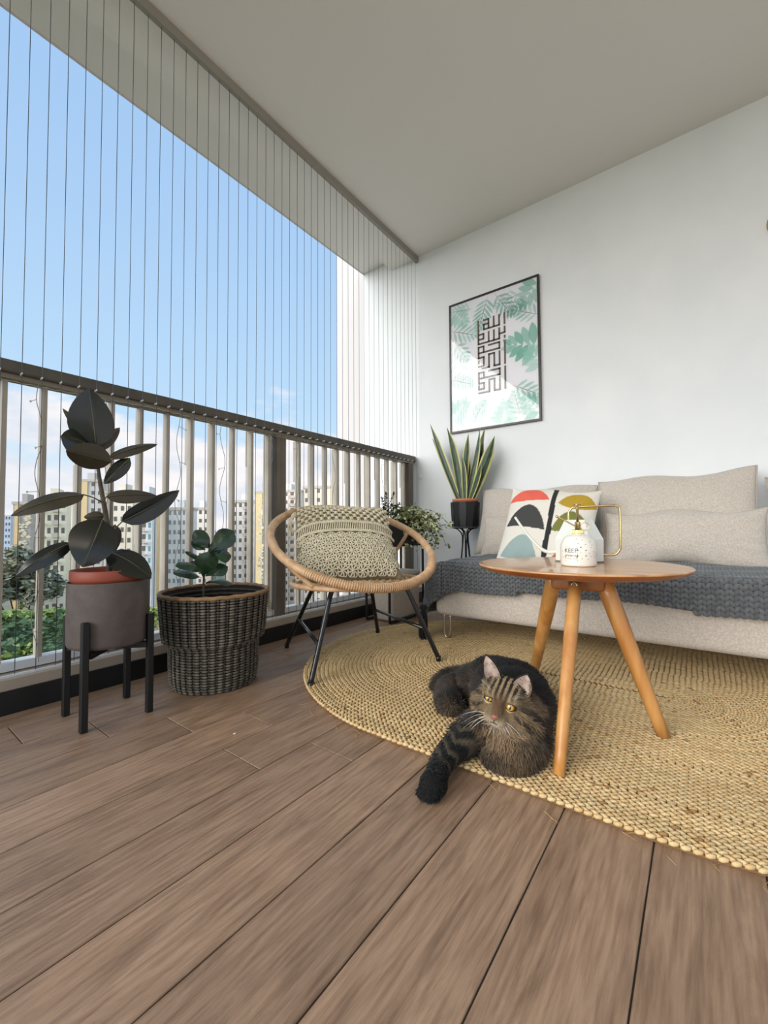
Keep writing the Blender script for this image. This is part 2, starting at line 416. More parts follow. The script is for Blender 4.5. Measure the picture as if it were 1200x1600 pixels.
block(212, 238, 784, 115, (226, 224, 220), 'white block with teal windows, right of the rubber plant', 12, 3, fac((120, 158, 160)), balc=(1,))
block(238, 254, 790, 120, (240, 204, 156), 'narrow amber gable wall behind the basket planter', 0, 2, roof=False)
block(262, 298, 803, 135, (218, 218, 214), 'grey-white block behind the fiddle leaf plant', 13, 5, fac((140, 140, 136)))
block(300, 326, 803, 150, (232, 222, 210), 'cream block with red-brown edge behind fiddle leaf plant', 13, 3, stripe=(-.46, .08, (150, 88, 64)))
block(328, 348, 838, 420, (206, 210, 216), 'small hazy tower far away between two blocks', 10, 6, M_winl, roof=False)
block(362, 398, 792, 140, (222, 214, 204), 'beige block with curved top, left of the amber mural block', 14, 4, balc=(2,))
block(399, 420, 778, 120, (186, 180, 176), 'grey block with amber mural left of the dark railing post', 0, 3, stripe=(-.2, .45, (240, 204, 150)), gable=(-.3, .1))
block(424, 470, 776, 150, (232, 220, 206), 'cream block crossing behind the dark railing post', 14, 5, balc=(1, 3))
block(474, 540, 770, 130, (230, 216, 198), 'cream block with amber panel behind the macrame cushion', 14, 7, stripe=(.2, .10, (238, 204, 150)))
block(545, 620, 800, 170, (214, 208, 202), 'low grey block at the right end of the skyline', 12, 9)

M_leafs = [mat('canopy_%d' % i, c, .8, col2=c2, ns=.6) for i, (c, c2) in enumerate([((96, 122, 66), (172, 186, 100)), ((74, 98, 66), (112, 132, 84)), ((140, 156, 72), (184, 190, 104)), ((140, 142, 120), (168, 166, 138))])]
M_bark = mat('tree_bark', (86, 72, 58), .9)
def tree(px, py, dist, R, h, mi, label, n=1500, ls=.45):
    """broad tree: crown centre seen at photo pixel (px, py)"""
    d = Fd*FPX + Rt*(px-600) - Up*(py-800); d = d/np.linalg.norm(d[:2]); c = CAM+d*dist
    t = thing('tree', label, 'tree', (c[0], c[1], ZG)); zc = c[2]-ZG
    tr = MB().tube([(0, 0, 0), (.2, .1, zc*.5), (0, 0, zc)], [R*.09, R*.07, R*.03], 8); tr.build('trunk', M_bark, t)
    br = MB()
    for k in range(7):
        a = k*.9; br.tube([(0, 0, zc*.6), (math.cos(a)*R*.4, math.sin(a)*R*.4, zc*.85), (math.cos(a)*R*.75, math.sin(a)*R*.75, zc+h*.1)], [R*.04, R*.03, R*.01], 6)
    br.build('branches', M_bark, t)
    r = np.random.default_rng(int(px*7+py)); cr = MB()
    # clumped crown: many flattish pads carrying small leaf sprays
    pads = 60
    pc = []
    for k in range(pads):
        a = r.uniform(0, 2*PI); q = math.sqrt(r.uniform(0, 1)); z = h*(1-q*q)*.9*r.uniform(.55, 1)
        pc.append((math.cos(a)*q*R, math.sin(a)*q*R, z))
    pc = np.array(pc); idx = r.integers(0, pads, n); off = r.normal(size=(n, 3))*np.array([R*.13, R*.13, h*.05])
    P = pc[idx]+off+np.array([0, 0, zc]); V = []; Fc = []
    A = r.normal(size=(n, 3)); A[:, 2] *= .35; A /= np.linalg.norm(A, axis=1)[:, None]
    B = np.cross(A, r.normal(size=(n, 3))*np.array([.5, .5, 1.0])+[0, 0, .8]); B /= np.linalg.norm(B, axis=1)[:, None]
    s = ls*r.uniform(.6, 1.3, n)[:, None]
    V = np.stack([P-A*s, P-B*s*.5, P+A*s, P+B*s*.5], 1).reshape(-1, 3)
    cr.add(V, [(4*i, 4*i+1, 4*i+2, 4*i+3) for i in range(n)])
    cr.build('crown', M_leafs[mi], t, smooth=False, kind='stuff')
    return t
tree(18, 1010, 46, 6.6, 3.2, 0, 'broad layered green tree nearest below the left railing', 9000, .34)
tree(108, 1006, 60, 5.2, 2.6, 2, 'bright yellow-green tree below the cream block', 5000, .34)
tree(-60, 925, 128, 14, 9, 3, 'tall grey-green tree under the pale blue-grey block', 12000, .8)
tree(33, 935, 84, 4.6, 8, 3, 'dusky tree standing against the mural block', 12000, .5)
tree(62, 996, 74, 5.0, 3, 1, 'dark green tree right of the layered tree', 4000, .40)
tree(170, 985, 80, 6, 2.6, 0, 'green tree hidden low behind the grey pot', 2500, .5)
tree(250, 972, 92, 6, 3, 2, 'yellow-green tree low behind the basket rim', 2500, .5)
tree(0, 1040, 30, 6.0, 2.5, 1, 'dark tree crown at bottom left corner of the railing', 5000, .24)
M_lowroof = mat('low_roof', (206, 200, 192), .8)
for px, py, dist, w, dpt, hh, lab in ((92, 978, 99, 9, 6, 3, 'low pale shelter roof between the trees'), (205, 978, 88, 12, 6, 3, 'low grey building below the blocks')):
    d = Fd*FPX + Rt*(px-600) - Up*(py-800); d = d/np.linalg.norm(d[:2]); c = CAM+d*dist
    t = thing('low_building', lab, 'building', (c[0], c[1], ZG), math.atan2(d[1], d[0])-PI/2)
    MB().box(-w/2, w/2, 0, dpt, 0, hh).build('wall', fac((214, 206, 196)), t, smooth=False)
    MB().box(-w/2-.4, w/2+.4, -.4, dpt+.4, hh, hh+.35).build('roof', M_lowroof, t, smooth=False)
    for i in range(5): MB().box(-w/2+(i+.3)*w/5, -w/2+(i+.7)*w/5, -.06, .05, 1, 2.4).build('window', M_win, t, smooth=False)
# ------------------------------------------------------------------ round braided jute rug
M_jute = mat('jute', (164, 128, 82), .85, vcol='Col', bump=.25, bs=300)
M_jbase = mat('jute_backing', (120, 92, 58), .95)
RC = (1.62, .70); RC2 = (1.62, .10); RR = .735
rug = thing('rug', 'large oval braided jute rug under the table, the cat and the rattan chair', 'rug', (RC[0], RC[1], 0))
def stadium(r, s, r0=RC, r1=RC2):
    """point and tangent at arclength s on the ring of radius r"""
    L = r0[1]-r1[1]; per = 2*PI*r+2*L; s = s % per
    if s < PI*r:
        a = s/r; return (r0[0]+r*math.cos(a), r0[1]+r*math.sin(a)), (-math.sin(a), math.cos(a))
    s -= PI*r
    if s < L: return (r0[0]-r, r0[1]-s), (0, -1)
    s -= L
    if s < PI*r:
        a = PI+s/r; return (r0[0]+r*math.cos(a), r1[1]+r*math.sin(a)), (-math.sin(a), math.cos(a))
    s -= PI*r; return (r0[0]+r, r1[1]+s), (0, 1)
bb = MB(); q = [(*stadium(RR-.006, 2*PI*RR*i/120 if True else 0)[0], .002) for i in range(1)]
per = 2*PI*(RR-.006)+2*(RC[1]-RC2[1]); m = 160
top = [(stadium(RR-.006, per*i/m)[0][0]-RC[0], stadium(RR-.006, per*i/m)[0][1]-RC[1]) for i in range(m)]
bb.add([(x, y, .0005) for x, y in top]+[(x, y, .006) for x, y in top], [tuple(range(m, 2*m))]+[(i, (i+1) % m, m+(i+1) % m, m+i) for i in range(m)])
bb.build('backing', M_jbase, rug, smooth=False)
r = RR-.008; k = 0; STEP = .0158
cA = np.array(lin((204, 170, 118))); cB = np.array(lin((148, 112, 68))); cG = np.array(lin((216, 190, 142)))
bv, bf = blob_geo(6, 3)
while r > .003:
    per = 2*PI*r+2*(RC[1]-RC2[1]); n = int(per/.0168); V = []; Cc = []; Fc = []
    tone = random.uniform(.86, 1.06)
    for i in range(n):
        for side in (-1, 1):
            s = (i+(.5 if side > 0 else 0))/n*per
            (x, y), (tx, ty) = stadium(r+side*.0036, s*(2*PI*(r+side*.0036)+2*(RC[1]-RC2[1]))/per)
            if x > 2.62 and y < 1.0: continue
            ca, sa = math.cos(.42*side), math.sin(.42*side); ax, ay = tx*ca-ty*sa, tx*sa+ty*ca; nx, ny = -ay, ax
            j = random.uniform(.88, 1.12)
            P = bv*np.array([.0104, .0042*j, .0048])
            w = np.empty_like(P); w[:, 0] = P[:, 0]*ax+P[:, 1]*nx+x-RC[0]; w[:, 1] = P[:, 0]*ay+P[:, 1]*ny+y-RC[1]; w[:, 2] = P[:, 2]+.0092+random.uniform(-.0008, .0008)
            base = len(V)*len(bv); V.append(w); Fc += [tuple(a+base for a in f) for f in bf]
            t = random.random(); c = (cA*(1-t)+cG*t) if random.random() < .985 else cB*1.3
            Cc.append(np.tile(c*tone, (len(bv), 1)))
    if V:
        mb = MB(); mb.v = [np.vstack(V)]; mb.f = Fc; mb.n = len(Fc); mb.c = [np.vstack(Cc)]
        mb.build('braid', M_jute, rug)
    r -= STEP; k += 1
# a few frayed fibres on the rim
fr = MB()
for s in np.linspace(2.0, 3.6, 26):
    (x, y), (tx, ty) = stadium(RR, s); x -= RC[0]; y -= RC[1]
    for _ in range(2):
        a = random.uniform(-.03, .03); fr.tube([(x, y, .006), (x+a-(.006 if True else 0), y+random.uniform(-.02, .02), .004), (x+a-.012-abs(a)*.3, y+random.uniform(-.02, .02), .0015)], .0005, 3)
fr.build('frayed_fibres', mat('fibre', (186, 150, 96), .8), rug, kind='stuff')

# ------------------------------------------------------------------ cushions
def cushion_geo(w, h, t, n=34, seed=0, pinch=.05, wr=.004, pw=2.6, sag=0):
    g = np.linspace(-1, 1, n); g = np.sign(g)*(1-(1-np.abs(g))**1.25)
    U, Vv = np.meshgrid(g, g); r = np.random.default_rng(seed)
    X = w/2*U*(1-pinch*(1-Vv**2)*U**2); Y = h/2*Vv*(1-pinch*(1-U**2)*Vv**2)
    prof = ((1-np.abs(U)**pw).clip(0)*(1-np.abs(Vv)**pw).clip(0))**.55
    N = np.zeros_like(U)
    for _ in range(9):
        a = r.uniform(0, PI); f = r.uniform(4, 13); N += np.sin(f*(U*math.cos(a)+Vv*math.sin(a))+r.uniform(0, 6))*r.uniform(.3, 1)/f*6
    edge = np.sin(np.arctan2(Vv, U)*17+r.uniform(0, 6))*(np.maximum(abs(U), abs(Vv))**5)*(1-np.maximum(abs(U), abs(Vv))**10)
    Y = Y-sag*(1-U**2)*(Vv > 0)*Vv+wr*2*np.sin(U*5+seed)*(abs(Vv)**3)
    Z = t/2*prof+(N*wr*.35+edge*wr*2)*prof**.5*(prof > 0)
    Z2 = -t/2*prof
    front = np.stack([X, Y, Z], -1).reshape(-1, 3); back = np.stack([X, Y, Z2], -1).reshape(-1, 3)
    V = list(front); F = []; ix = lambda i, j: i*n+j
    bmap = {}
    V = [tuple(p) for p in front]
    for i in range(n):
        for j in range(n):
            if i in (0, n-1) or j in (0, n-1): bmap[(i, j)] = ix(i, j)
            else: bmap[(i, j)] = len(V); V.append(tuple(back[ix(i, j)]))
    for i in range(n-1):
        for j in range(n-1):
            F.append((ix(i, j), ix(i, j+1), ix(i+1, j+1), ix(i+1, j)))
            F.append((bmap[(i, j)], bmap[(i+1, j)], bmap[(i+1, j+1)], bmap[(i, j+1)]))
    border = [front[ix(0, j)] for j in range(n)]+[front[ix(i, n-1)] for i in range(1, n)]+[front[ix(n-1, j)] for j in range(n-2, -1, -1)]+[front[ix(i, 0)] for i in range(n-2, 0, -1)]
    return np.array(V), F, np.array(border), (U, Vv, X, Y, Z)
def frame(c, right, up):
    rr = Vector(right).normalized(); uu = Vector(up); uu = (uu-rr*uu.dot(rr)).normalized(); nn = rr.cross(uu)
    return Matrix([[rr[i], uu[i], nn[i], c[i]] for i in range(3)]+[[0, 0, 0, 1]])
M_linen = mat('sofa_linen', (184, 173, 159), .9, col2=(212, 202, 190), ns=170, detail=3, bump=.5, bs=420, sheen=.2, lo=.3, hi=.7)
M_linend = mat('piping_linen', (186, 174, 160), .9)
def cushion(name, label, cat, c, right, up, w, h, t, m, group=None, piping=True, **k):
    V, F, B, g = cushion_geo(w, h, t, **k)
    o = MB().add(V, F).build(name, m, label=label, cat=cat, group=group)
    o.matrix_world = frame(c, right, up)
    if piping: MB().tube(B, .0032, 6, closed=True).build('piping', M_linend, o)
    return o
SOFA = 1.045
# ------------------------------------------------------------------ sofa
sofa = thing('sofa', 'long low beige linen sofa on slim steel legs against the back wall', 'sofa', (2.24, .3, 0))
def sb(x0, x1, y0, y1, z0, z1): return (x0-2.24, x1-2.24, y0-.3, y1-.3, z0, z1)
bevel_box('base', M_linen, *sb(1.785, 2.69, -1.3, SOFA, .130, .292), .03, 4, sofa)
bevel_box('seat', M_linen, *sb(1.778, 2.69, -1.3, SOFA+.004, .284, .372), .034, 4, sofa)
M_steel = mat('brushed_steel', (196, 186, 168), .3, metal=1)
for x, y in ((1.835, 1.0), (1.835, -.9), (2.62, 1.0), (2.62, -.9)):
    zb_ = .016; MB().tube(smooth_path([(x-2.24, y-.3-.016, .135), (x-2.24, y-.3-.016, zb_+.03), (x-2.24, y-.3-.010, zb_+.005), (x-2.24, y-.3+.010, zb_+.005), (x-2.24, y-.3+.016, zb_+.03), (x-2.24, y-.3+.016, .135)], 4), .0052, 8).build('leg', M_steel, sofa, label='slim steel loop leg')
lean = (.36, 0, 1)
cushion('back_cushion', 'large beige linen back cushion at the right, its corner peaked', 'cushion', (2.50, .11, .593), (0, -1, .02), lean, .665, .475, .17, M_linen, 'linen sofa cushions', seed=3, wr=.006)
cushion('back_cushion', 'large beige back cushion at the sofa left end beside the snake plant', 'cushion', (2.53, .795, .585), (0, -1, -.01), lean, .69, .44, .17, M_linen, 'linen sofa cushions', seed=5, wr=.005)
cushion('lumbar_cushion', 'low beige linen cushion in front of the right back cushion', 'cushion', (2.335, .075, .497), (0, -1, .01), (.30, 0, 1), .62, .265, .15, M_linen, 'linen sofa cushions', seed=8, wr=.007)
cushion('lumbar_cushion', 'low beige linen cushion half hidden behind the patterned pillow', 'cushion', (2.40, .76, .50), (0, -1, 0), (.30, 0, 1), .60, .25, .13, M_linen, 'linen sofa cushions', seed=9, wr=.004)
cushion('back_cushion', 'beige back cushion cut off by the right edge of the photo', 'cushion', (2.54, -.56, .58), (0, -1, .02), lean, .62, .42, .16, M_linen, 'linen sofa cushions', seed=12, wr=.005)

# ---- patterned pillow: stem and leaf shapes printed on the cloth
def inpoly(U, V, P):
    P = np.asarray(P); c = np.zeros(U.shape, bool); j = len(P)-1
    for i in range(len(P)):
        xi, yi = P[i]; xj, yj = P[j]
        with np.errstate(divide='ignore', invalid='ignore'):
            c ^= ((yi > V) != (yj > V)) & (U < (xj-xi)*(V-yi)/(yj-yi+1e-12)+xi)
        j = i
    return c
def leafpoly(a, b, w1, w2, k=24):
    """lens with tips a, b and bulges w1 (left side), w2 (right side)"""
    a = np.array(a, float); b = np.array(b, float); d = b-a; n = np.array((-d[1], d[0])); t = np.linspace(0, 1, k)
    s = np.sin(PI*t)**.75
    return np.vstack([a+np.outer(t, d)+np.outer(s*w1, n), (a+np.outer(t, d)-np.outer(s*w2, n))[::-1]])
M_print = mat('printed_cotton', (240, 236, 224), .85, vcol='Col', bump=.3, bs=400)
V, F, B, g = cushion_geo(.445, .455, .15, n=150, seed=21, wr=.004)
n = 150; U, Vv = g[0].ravel(), g[1].ravel()
col = np.tile(lin((232, 226, 212)), (len(V), 1))
def paint(P, c):
    m = inpoly(U, Vv, P); ii = np.where(m)[0]; col[ii] = lin(c)
paint([(.02, -1.1), (.13, -1.1), (.16, -.2), (.12, 1.1), (.02, 1.1), (.05, -.2)], (40, 42, 40))
paint(leafpoly((-.02, .56), (-.98, .50), .0, .42), (232, 104, 84)) ; paint(leafpoly((.0, .56), (-.96, .52), -.02, .40), (232, 104, 84))
paint(leafpoly((.02, -.20), (-.92, -.14), -.01, .62), (66, 66, 64))
paint(leafpoly((-.06, -.98), (-.90, -.84), .02, .66), (156, 176, 172))
paint(leafpoly((.20, .50), (1.0, .52), .42, .16), (186, 152, 44))
paint(leafpoly((.16, -.20), (.98, -.05), .52, .06), (122, 124, 60))
paint(leafpoly((.14, -.98), (.9, -.98), .50, .0), (192, 104, 68))
mb = MB(); mb.add(V, F); mb.c = [col]
pl = mb.build('throw_pillow', M_print, label='square white pillow printed with coral, charcoal, teal and mustard leaf shapes', cat='cushion')
pl.matrix_world = frame((2.205, .622, .548), (.06, -1, -.10), (.52, -.13, 1))

# ------------------------------------------------------------------ chunky grey knitted throw over the seat
M_knit = mat('grey_knit', (84, 86, 90), .95, vcol='Col', bump=.3, bs=500, sheen=.3)
M_knitb = mat('grey_knit_base', (62, 64, 68), .95)
thr = thing('knitted_throw', 'dark grey chunky knitted throw spread over the sofa seat and its left end', 'blanket', (2.1, .3, .38))
def throw_pt(a, b):
    """a: distance forward of the cushion line (X decreasing), b: distance from Y=1.0 to the right (Y decreasing)"""
    zt = .383; x = 2.42-a; y = 1.0-b; z = zt
    e = 1.795; R = .035
    if x < e:
        s = e-x; ang = min(s/R, PI/2); x = e-R*math.sin(ang); z = zt-R*(1-math.cos(ang))-max(0, s-R*PI/2); x -= .012
    if b < 0.02:
        s = .02-b; R2 = .105; ang = min(s/R2, PI/2*.92); dy = R2*math.sin(ang); dz = R2*(1-math.cos(ang))+max(0, s-R2*PI/2*.92)
        y = .985+dy+max(0, s-R2*1.445)*.22; z = z-dz
        x = x+.05*min(1, s/.2)*(1 if x < 1.9 else 0)
    z += .003*math.sin(x*31+y*17)
    return np.array((x, y, z))
ca, cb = .0205, .0235
na = int(.79/ca); nb = int(2.0/cb)
base = MB(); G = {}
Vb = []; Fb = []
b0 = -.30
def amax(b): return .753+.010*math.sin(b*7)+.075*max(0, min(1, (.14-b)/.16))**1.5
cols_ = int((1.95-b0)/.025); rws = 40
for j in range(cols_+1):
    b = b0+j*.025
    for i in range(rws+1):
        p = throw_pt(amax(b)*i/rws*.995, b); Vb.append(p-np.array((2.1, .3, .38)))
for j in range(cols_):
    for i in range(rws): q = j*(rws+1)+i; Fb.append((q, q+1, q+rws+2, q+rws+1))
base.add(Vb, Fb); base.build('knit_ground', M_knitb, thr)
kb = MB(); bv, bf = blob_geo(6, 4)
b = b0; jj = 0; Vs = []; Fs = []; Cs = []
while b < 1.95:
    a = .0; am = amax(b)
    while a < am:
        p = throw_pt(a, b); pa = throw_pt(a+.006, b)-throw_pt(a-.006, b); pb = throw_pt(a, b+.006)-throw_pt(a, b-.006)
        pa /= np.linalg.norm(pa)+1e-9; pb /= np.linalg.norm(pb)+1e-9; nn = np.cross(pa, pb); nn /= np.linalg.norm(nn)+1e-9
        if nn[2] < 0 and a < .6: nn = -nn
        sgn = 1 if jj % 2 else -1
        da = pa*.86+pb*.5*sgn; db = np.cross(nn, da)
        w = np.outer(bv[:, 0]*.0135, da)+np.outer(bv[:, 1]*.0078, db)+np.outer(bv[:, 2]*.0075, nn)+p+nn*.003-np.array((2.1, .3, .38))
        base_i = len(Vs)*len(bv); Vs.append(w); Fs += [tuple(x+base_i for x in f) for f in bf]
        sh = random.uniform(.8, 1.2); Cs.append(np.tile(np.array(lin((90, 93, 95)))*sh, (len(bv), 1)))
        a += ca*.86
    b += cb*.5; jj += 1
kb.v = [np.vstack(Vs)]; kb.f = Fs; kb.n = 1; kb.c = [np.vstack(Cs)]
kb.build('knit_stitches', M_knit, thr, kind='stuff')
# knotted tassel hanging at the corner of the throw
ts = MB()
M_tas = mat('black_yarn', (34, 35, 38), .9)
p0 = np.array((1.745, 1.085, .165))-np.array((2.1, .3, .38))
ts.blob(p0, .016, .018, .016, nu=10, nv=8)
for i in range(26):
    a = i*.7; rr = .004+.010*((i*7) % 10)/10
    ts.tube(smooth_path([p0, p0+np.array((math.cos(a)*rr*1.2, math.sin(a)*rr*1.6, -.04)), p0+np.array((math.cos(a)*rr*1.6, math.sin(a)*rr*1.8, -.095-.02*math.sin(i))), p0+np.array((math.cos(a+.5)*rr*1.3, math.sin(a)*rr*1.5, -.145+.01*math.cos(i*3)))], 3), .0028, 5)
ts.build('tassel', M_tas, thr, kind='stuff', label='black yarn tassel')

# ------------------------------------------------------------------ side table with round top
M_oak = mat('table_oak', (182, 128, 80), .30, col2=(214, 162, 110), ns=5, nstr=(9, 1.2, 1), bump=.12, bs=20, bstr=(1, 12, 1), coat=.5, detail=6)
M_ply = mat('table_edge', (150, 84, 42), .4, col2=(176, 104, 56), ns=8, coat=.2)
M_legw = mat('leg_oak', (204, 150, 84), .42, col2=(180, 118, 56), ns=5, nstr=(6, 6, .7), coat=.2, detail=6)
TC = np.array((1.288, .284, 0))
tb = thing('coffee_table', 'round oak coffee table on three splayed tapered legs', 'table', tuple(TC))
MB().lathe([(0, .4485), (.266, .4485), (.2715, .4500), (.273, .4465), (.272, .4455)][::-1] if False else [(.2722, .4455), (.2732, .448), (.2715, .4500), (.262, .4502), (0, .4502)], 96, capb=False).build('tabletop', M_oak, tb)
MB().lathe([(0, .4285), (.235, .4285), (.262, .4360), (.2722, .4455)], 96, capb=False).build('tabletop_underside', M_ply, tb, label='bevelled reddish underside')
hub = bevel_box('hub', mat('hub_wood', (158, 100, 56), .45, col2=(178, 118, 70), ns=8), -.036, .036, -.068, .068, .378, .4285, .012, 3, tb)
hub.rotation_euler = (0, 0, math.radians(12.4))
feet = [np.array((.975, .261, .012)), np.array((1.555, .499, .012)), np.array((1.316, .089, .012))]
tops = [np.array((1.212, .272, .41)), np.array((1.315, .352, .415)), np.array((1.302, .222, .415))]
for i, (a, b) in enumerate(zip(feet, tops)):
    ts_ = np.linspace(0, 1, 9); P = [(a+(b-a)*t-TC) for t in ts_]
    R = [.0158, .0168, .0178, .0190, .0205, .0218, .0226, .0228, .0225] if i else [.0125, .0132, .014, .0148, .0156, .0163, .0168, .0170, .0170]
    MB().tube(P, R, 18).build('leg', M_legw, tb)
bl = MB(); bl.lathe([(0, -.004), (.0095, -.004), (.0095, .002), (.0065, .0040), (.0045, .0040), (.0040, .0015), (0, .0015)], 14, capb=False)
bo = bl.build('bolt', mat('bolt_steel', (150, 146, 138), .3, metal=1), tb, label='steel bolt')
bo.matrix_local = Matrix.Translation(Vector((-.0955, -.014, .403))) @ Vector((-1, -.1, .1)).to_track_quat('Z', 'Y').to_matrix().to_4x4()

# ------------------------------------------------------------------ mister and watering can
M_cream = mat('glazed_ceramic', (236, 232, 220), .18, coat=.6)
M_brass = mat('polished_brass', (214, 188, 132), .2, metal=1)
M_dot = mat('grey_dot', (74, 72, 70), .4)
ZT = .4502
MC = (1.235, .268)
ms = thing('plant_mister', 'small white ceramic plant mister with grey dots and a brass pump', 'plant mister', (*MC, ZT))
prof = [(.040, 0), (.044, .0015), (.0455, .006), (.0455, .046), (.0445, .056), (.041, .067), (.034, .077), (.026, .083), (.017, .086), (.014, .088), (.014, .092)]
def prof_r(z): return float(np.interp(z, [p[1] for p in prof], [p[0] for p in prof]))
MB().lathe(prof, 48).build('body', M_cream, ms)
face_az = math.atan2(-MC[1], -MC[0])               # towards the photographer
def on_body(a, z, d=0): r_ = prof_r(z)+d; return np.array((r_*math.cos(a), r_*math.sin(a), z))
for k, (da, z, s) in enumerate([(-.1, .074, .8), (.3, .071, .8), (.72, .066, .8), (-.0, .062, .8), (.42, .060, .9), (.85, .058, .8), (.15, .052, 1.3), (.42, .044, 1.3), (.02, .044, .9), (.75, .052, .8), (.13, .038, .8), (.62, .036, .8),
                                (.42, .030, 1.3), (-.03, .028, .9), (.75, .028, .8), (-.42, .022, .8), (.2, .022, .8), (-.05, .017, .8), (.55, .020, .8), (.95, .040, .9), (1.0, .024, .8), (-.9, .024, .8), (-.75, .016, .7), (-1.0, .040, .7), (.3, .083, .6)]):
    a = face_az+da; c = on_body(a, z); mb = MB(); R_ = .00125*s
    T = np.array((-math.sin(a), math.cos(a), 0))
    mb.blob(c, R_, R_, R_, nu=8, nv=5); mb.build('dot', M_dot, ms)
# raised label plate with lettering, wrapped on the body
def wrap_text(body, size, a0, z0, m, parent, italic=0):
    cu = bpy.data.curves.new('t', 'FONT'); cu.body = body; cu.size = size; cu.align_x = 'CENTER'; cu.shear = italic; cu.resolution_u = 3; cu.extrude = .0
    ob = bpy.data.objects.new('t', cu); me = bpy.data.meshes.new_from_object(ob); bpy.data.objects.remove(ob)
    n = len(me.vertices); co = np.zeros(n*3); me.vertices.foreach_get('co', co); co = co.reshape(-1, 3)
    out = np.zeros_like(co)
    for i, (x, y, z) in enumerate(co): out[i] = on_body(a0+x/.0455, z0+y, .0012)
    me.vertices.foreach_set('co', out.ravel()); me.materials.clear(); me.materials.append(m); me.update()
    return link('lettering', me, parent, label='dark lettering')
la = face_az-.40
def plate(a0, a1, z0, z1, d, m, name, bw=0):
    mb = MB(); k = 10; vv = []
    for i in range(k+1):
        a = a0+(a1-a0)*i/k; vv += [on_body(a, z0, d), on_body(a, z1, d), on_body(a, z0, 0), on_body(a, z1, 0)]
    f = []
    for i in range(k):
        q = 4*i; f += [(q, q+4, q+5, q+1), (q+1, q+5, q+7, q+3), (q+2, q+6, q+4, q)]
    f += [(0, 1, 3, 2), (4*k, 4*k+2, 4*k+3, 4*k+1)]
    mb.add(vv, f); return mb.build(name, m, ms, smooth=False)
plate(la-.36, la+.36, .021, .053, .0006, mat('label_edge', (176, 168, 152), .4), 'label_border')
plate(la-.335, la+.335, .0222, .0518, .0009, M_cream, 'label_plate')
wrap_text('KEEP', .0165, la, .0375, M_dot, ms); wrap_text('growing', .0105, la, .0270, M_dot, ms, .4)
pump = MB()
pump.lathe([(.0155, .088), (.0155, .0975), (.013, .099), (.0075, .099), (.0075, .118), (.006, .120), (.0035, .120), (.0035, .163), (.0022, .164)], 24)
pump.lathe([(.002, .163), (.0095, .1655), (.011, .1675), (.009, .1685), (0, .1688)], 24)
pump.build('pump', M_brass, ms, label='brass pump')
kn = MB()
for k in range(28): a = k/28*2*PI; kn.box(.0150*math.cos(a)-.0007, .0150*math.cos(a)+.0007, .0150*math.sin(a)-.0007, .0150*math.sin(a)+.0007, .0885, .097)
kn.build('knurling', M_brass, ms, smooth=False, kind='stuff')
la2 = face_az+PI/2                                  # seen to the right of the photo
lf = np.array((math.cos(face_az-PI/2), math.sin(face_az-PI/2), 0))   # to the left in the photo
MB().tube(smooth_path([np.array((0, 0, .106))+lf*.004, np.array((0, 0, .112))+lf*.013, np.array((0, 0, .126))+lf*.036, np.array((0, 0, .133))+lf*.050], 4), .0022, 10).build('nozzle', M_brass, ms, label='brass nozzle')
MB().tube([np.array((0, 0, .1325))+lf*.048, np.array((0, 0, .1365))+lf*.055], .0034, 10).build('nozzle_tip', M_brass, ms)
MB().tube([np.array((0, 0, .107+.0105*math.sin(a)))-lf*(.0175+.0105*math.cos(a)) for a in np.linspace(0, 2*PI, 25)[:-1]], .0012, 8, closed=True).build('finger_ring', M_brass, ms, label='brass finger ring')

# watering can behind
WCn = (1.385, .298)
wc = thing('watering_can', 'white faceted watering can with long spout and square brass handle', 'watering can', (*WCn, ZT), face_az+PI)
M_can = mat('can_enamel', (226, 228, 220), .3, coat=.3)
def hexlathe(prof, n=8):
    mb = MB(); mb.lathe(prof, n); return mb
body = hexlathe([(.066, 0), (.0705, .002), (.0715, .068), (.042, .126), (.040, .127), (.039, .125), (.036, .1)], 8); b_ = body.build('body', M_can, wc, smooth=False); b_.rotation_euler = (0, 0, PI/8)
MB().lathe([(.0722, .0), (.0722, .004), (.0702, .0045)], 8).build('foot_rim', mat('foot_rim', (120, 112, 98), .4), wc, smooth=False).rotation_euler = (0, 0, PI/8)
# local +Y is left in the photo, local -Y is right
yl = 1
MB().tube(smooth_path([(0, .062, .030), (0, .082, .026), (-.002, .102, .032), (-.004, .124, .052), (-.008, .155, .090), (-.010, .186, .138)], 5), [.0055]*11+list(np.linspace(.0055, .0036, 15)), 12).build('spout', M_can, wc)
H0 = []
for p in [(0, .028, .124), (0, .027, .148), (0, .020, .160), (0, .005, .166), (0, -.088, .1685), (0, -.104, .166), (0, -.112, .152), (0, -.111, .055), (0, -.107, .034), (0, -.093, .022), (0, -.062, .0215)]: H0.append(p)
MB().tube(smooth_path(H0, 5), .0033, 10).build('handle', M_brass, wc, label='square brass handle')

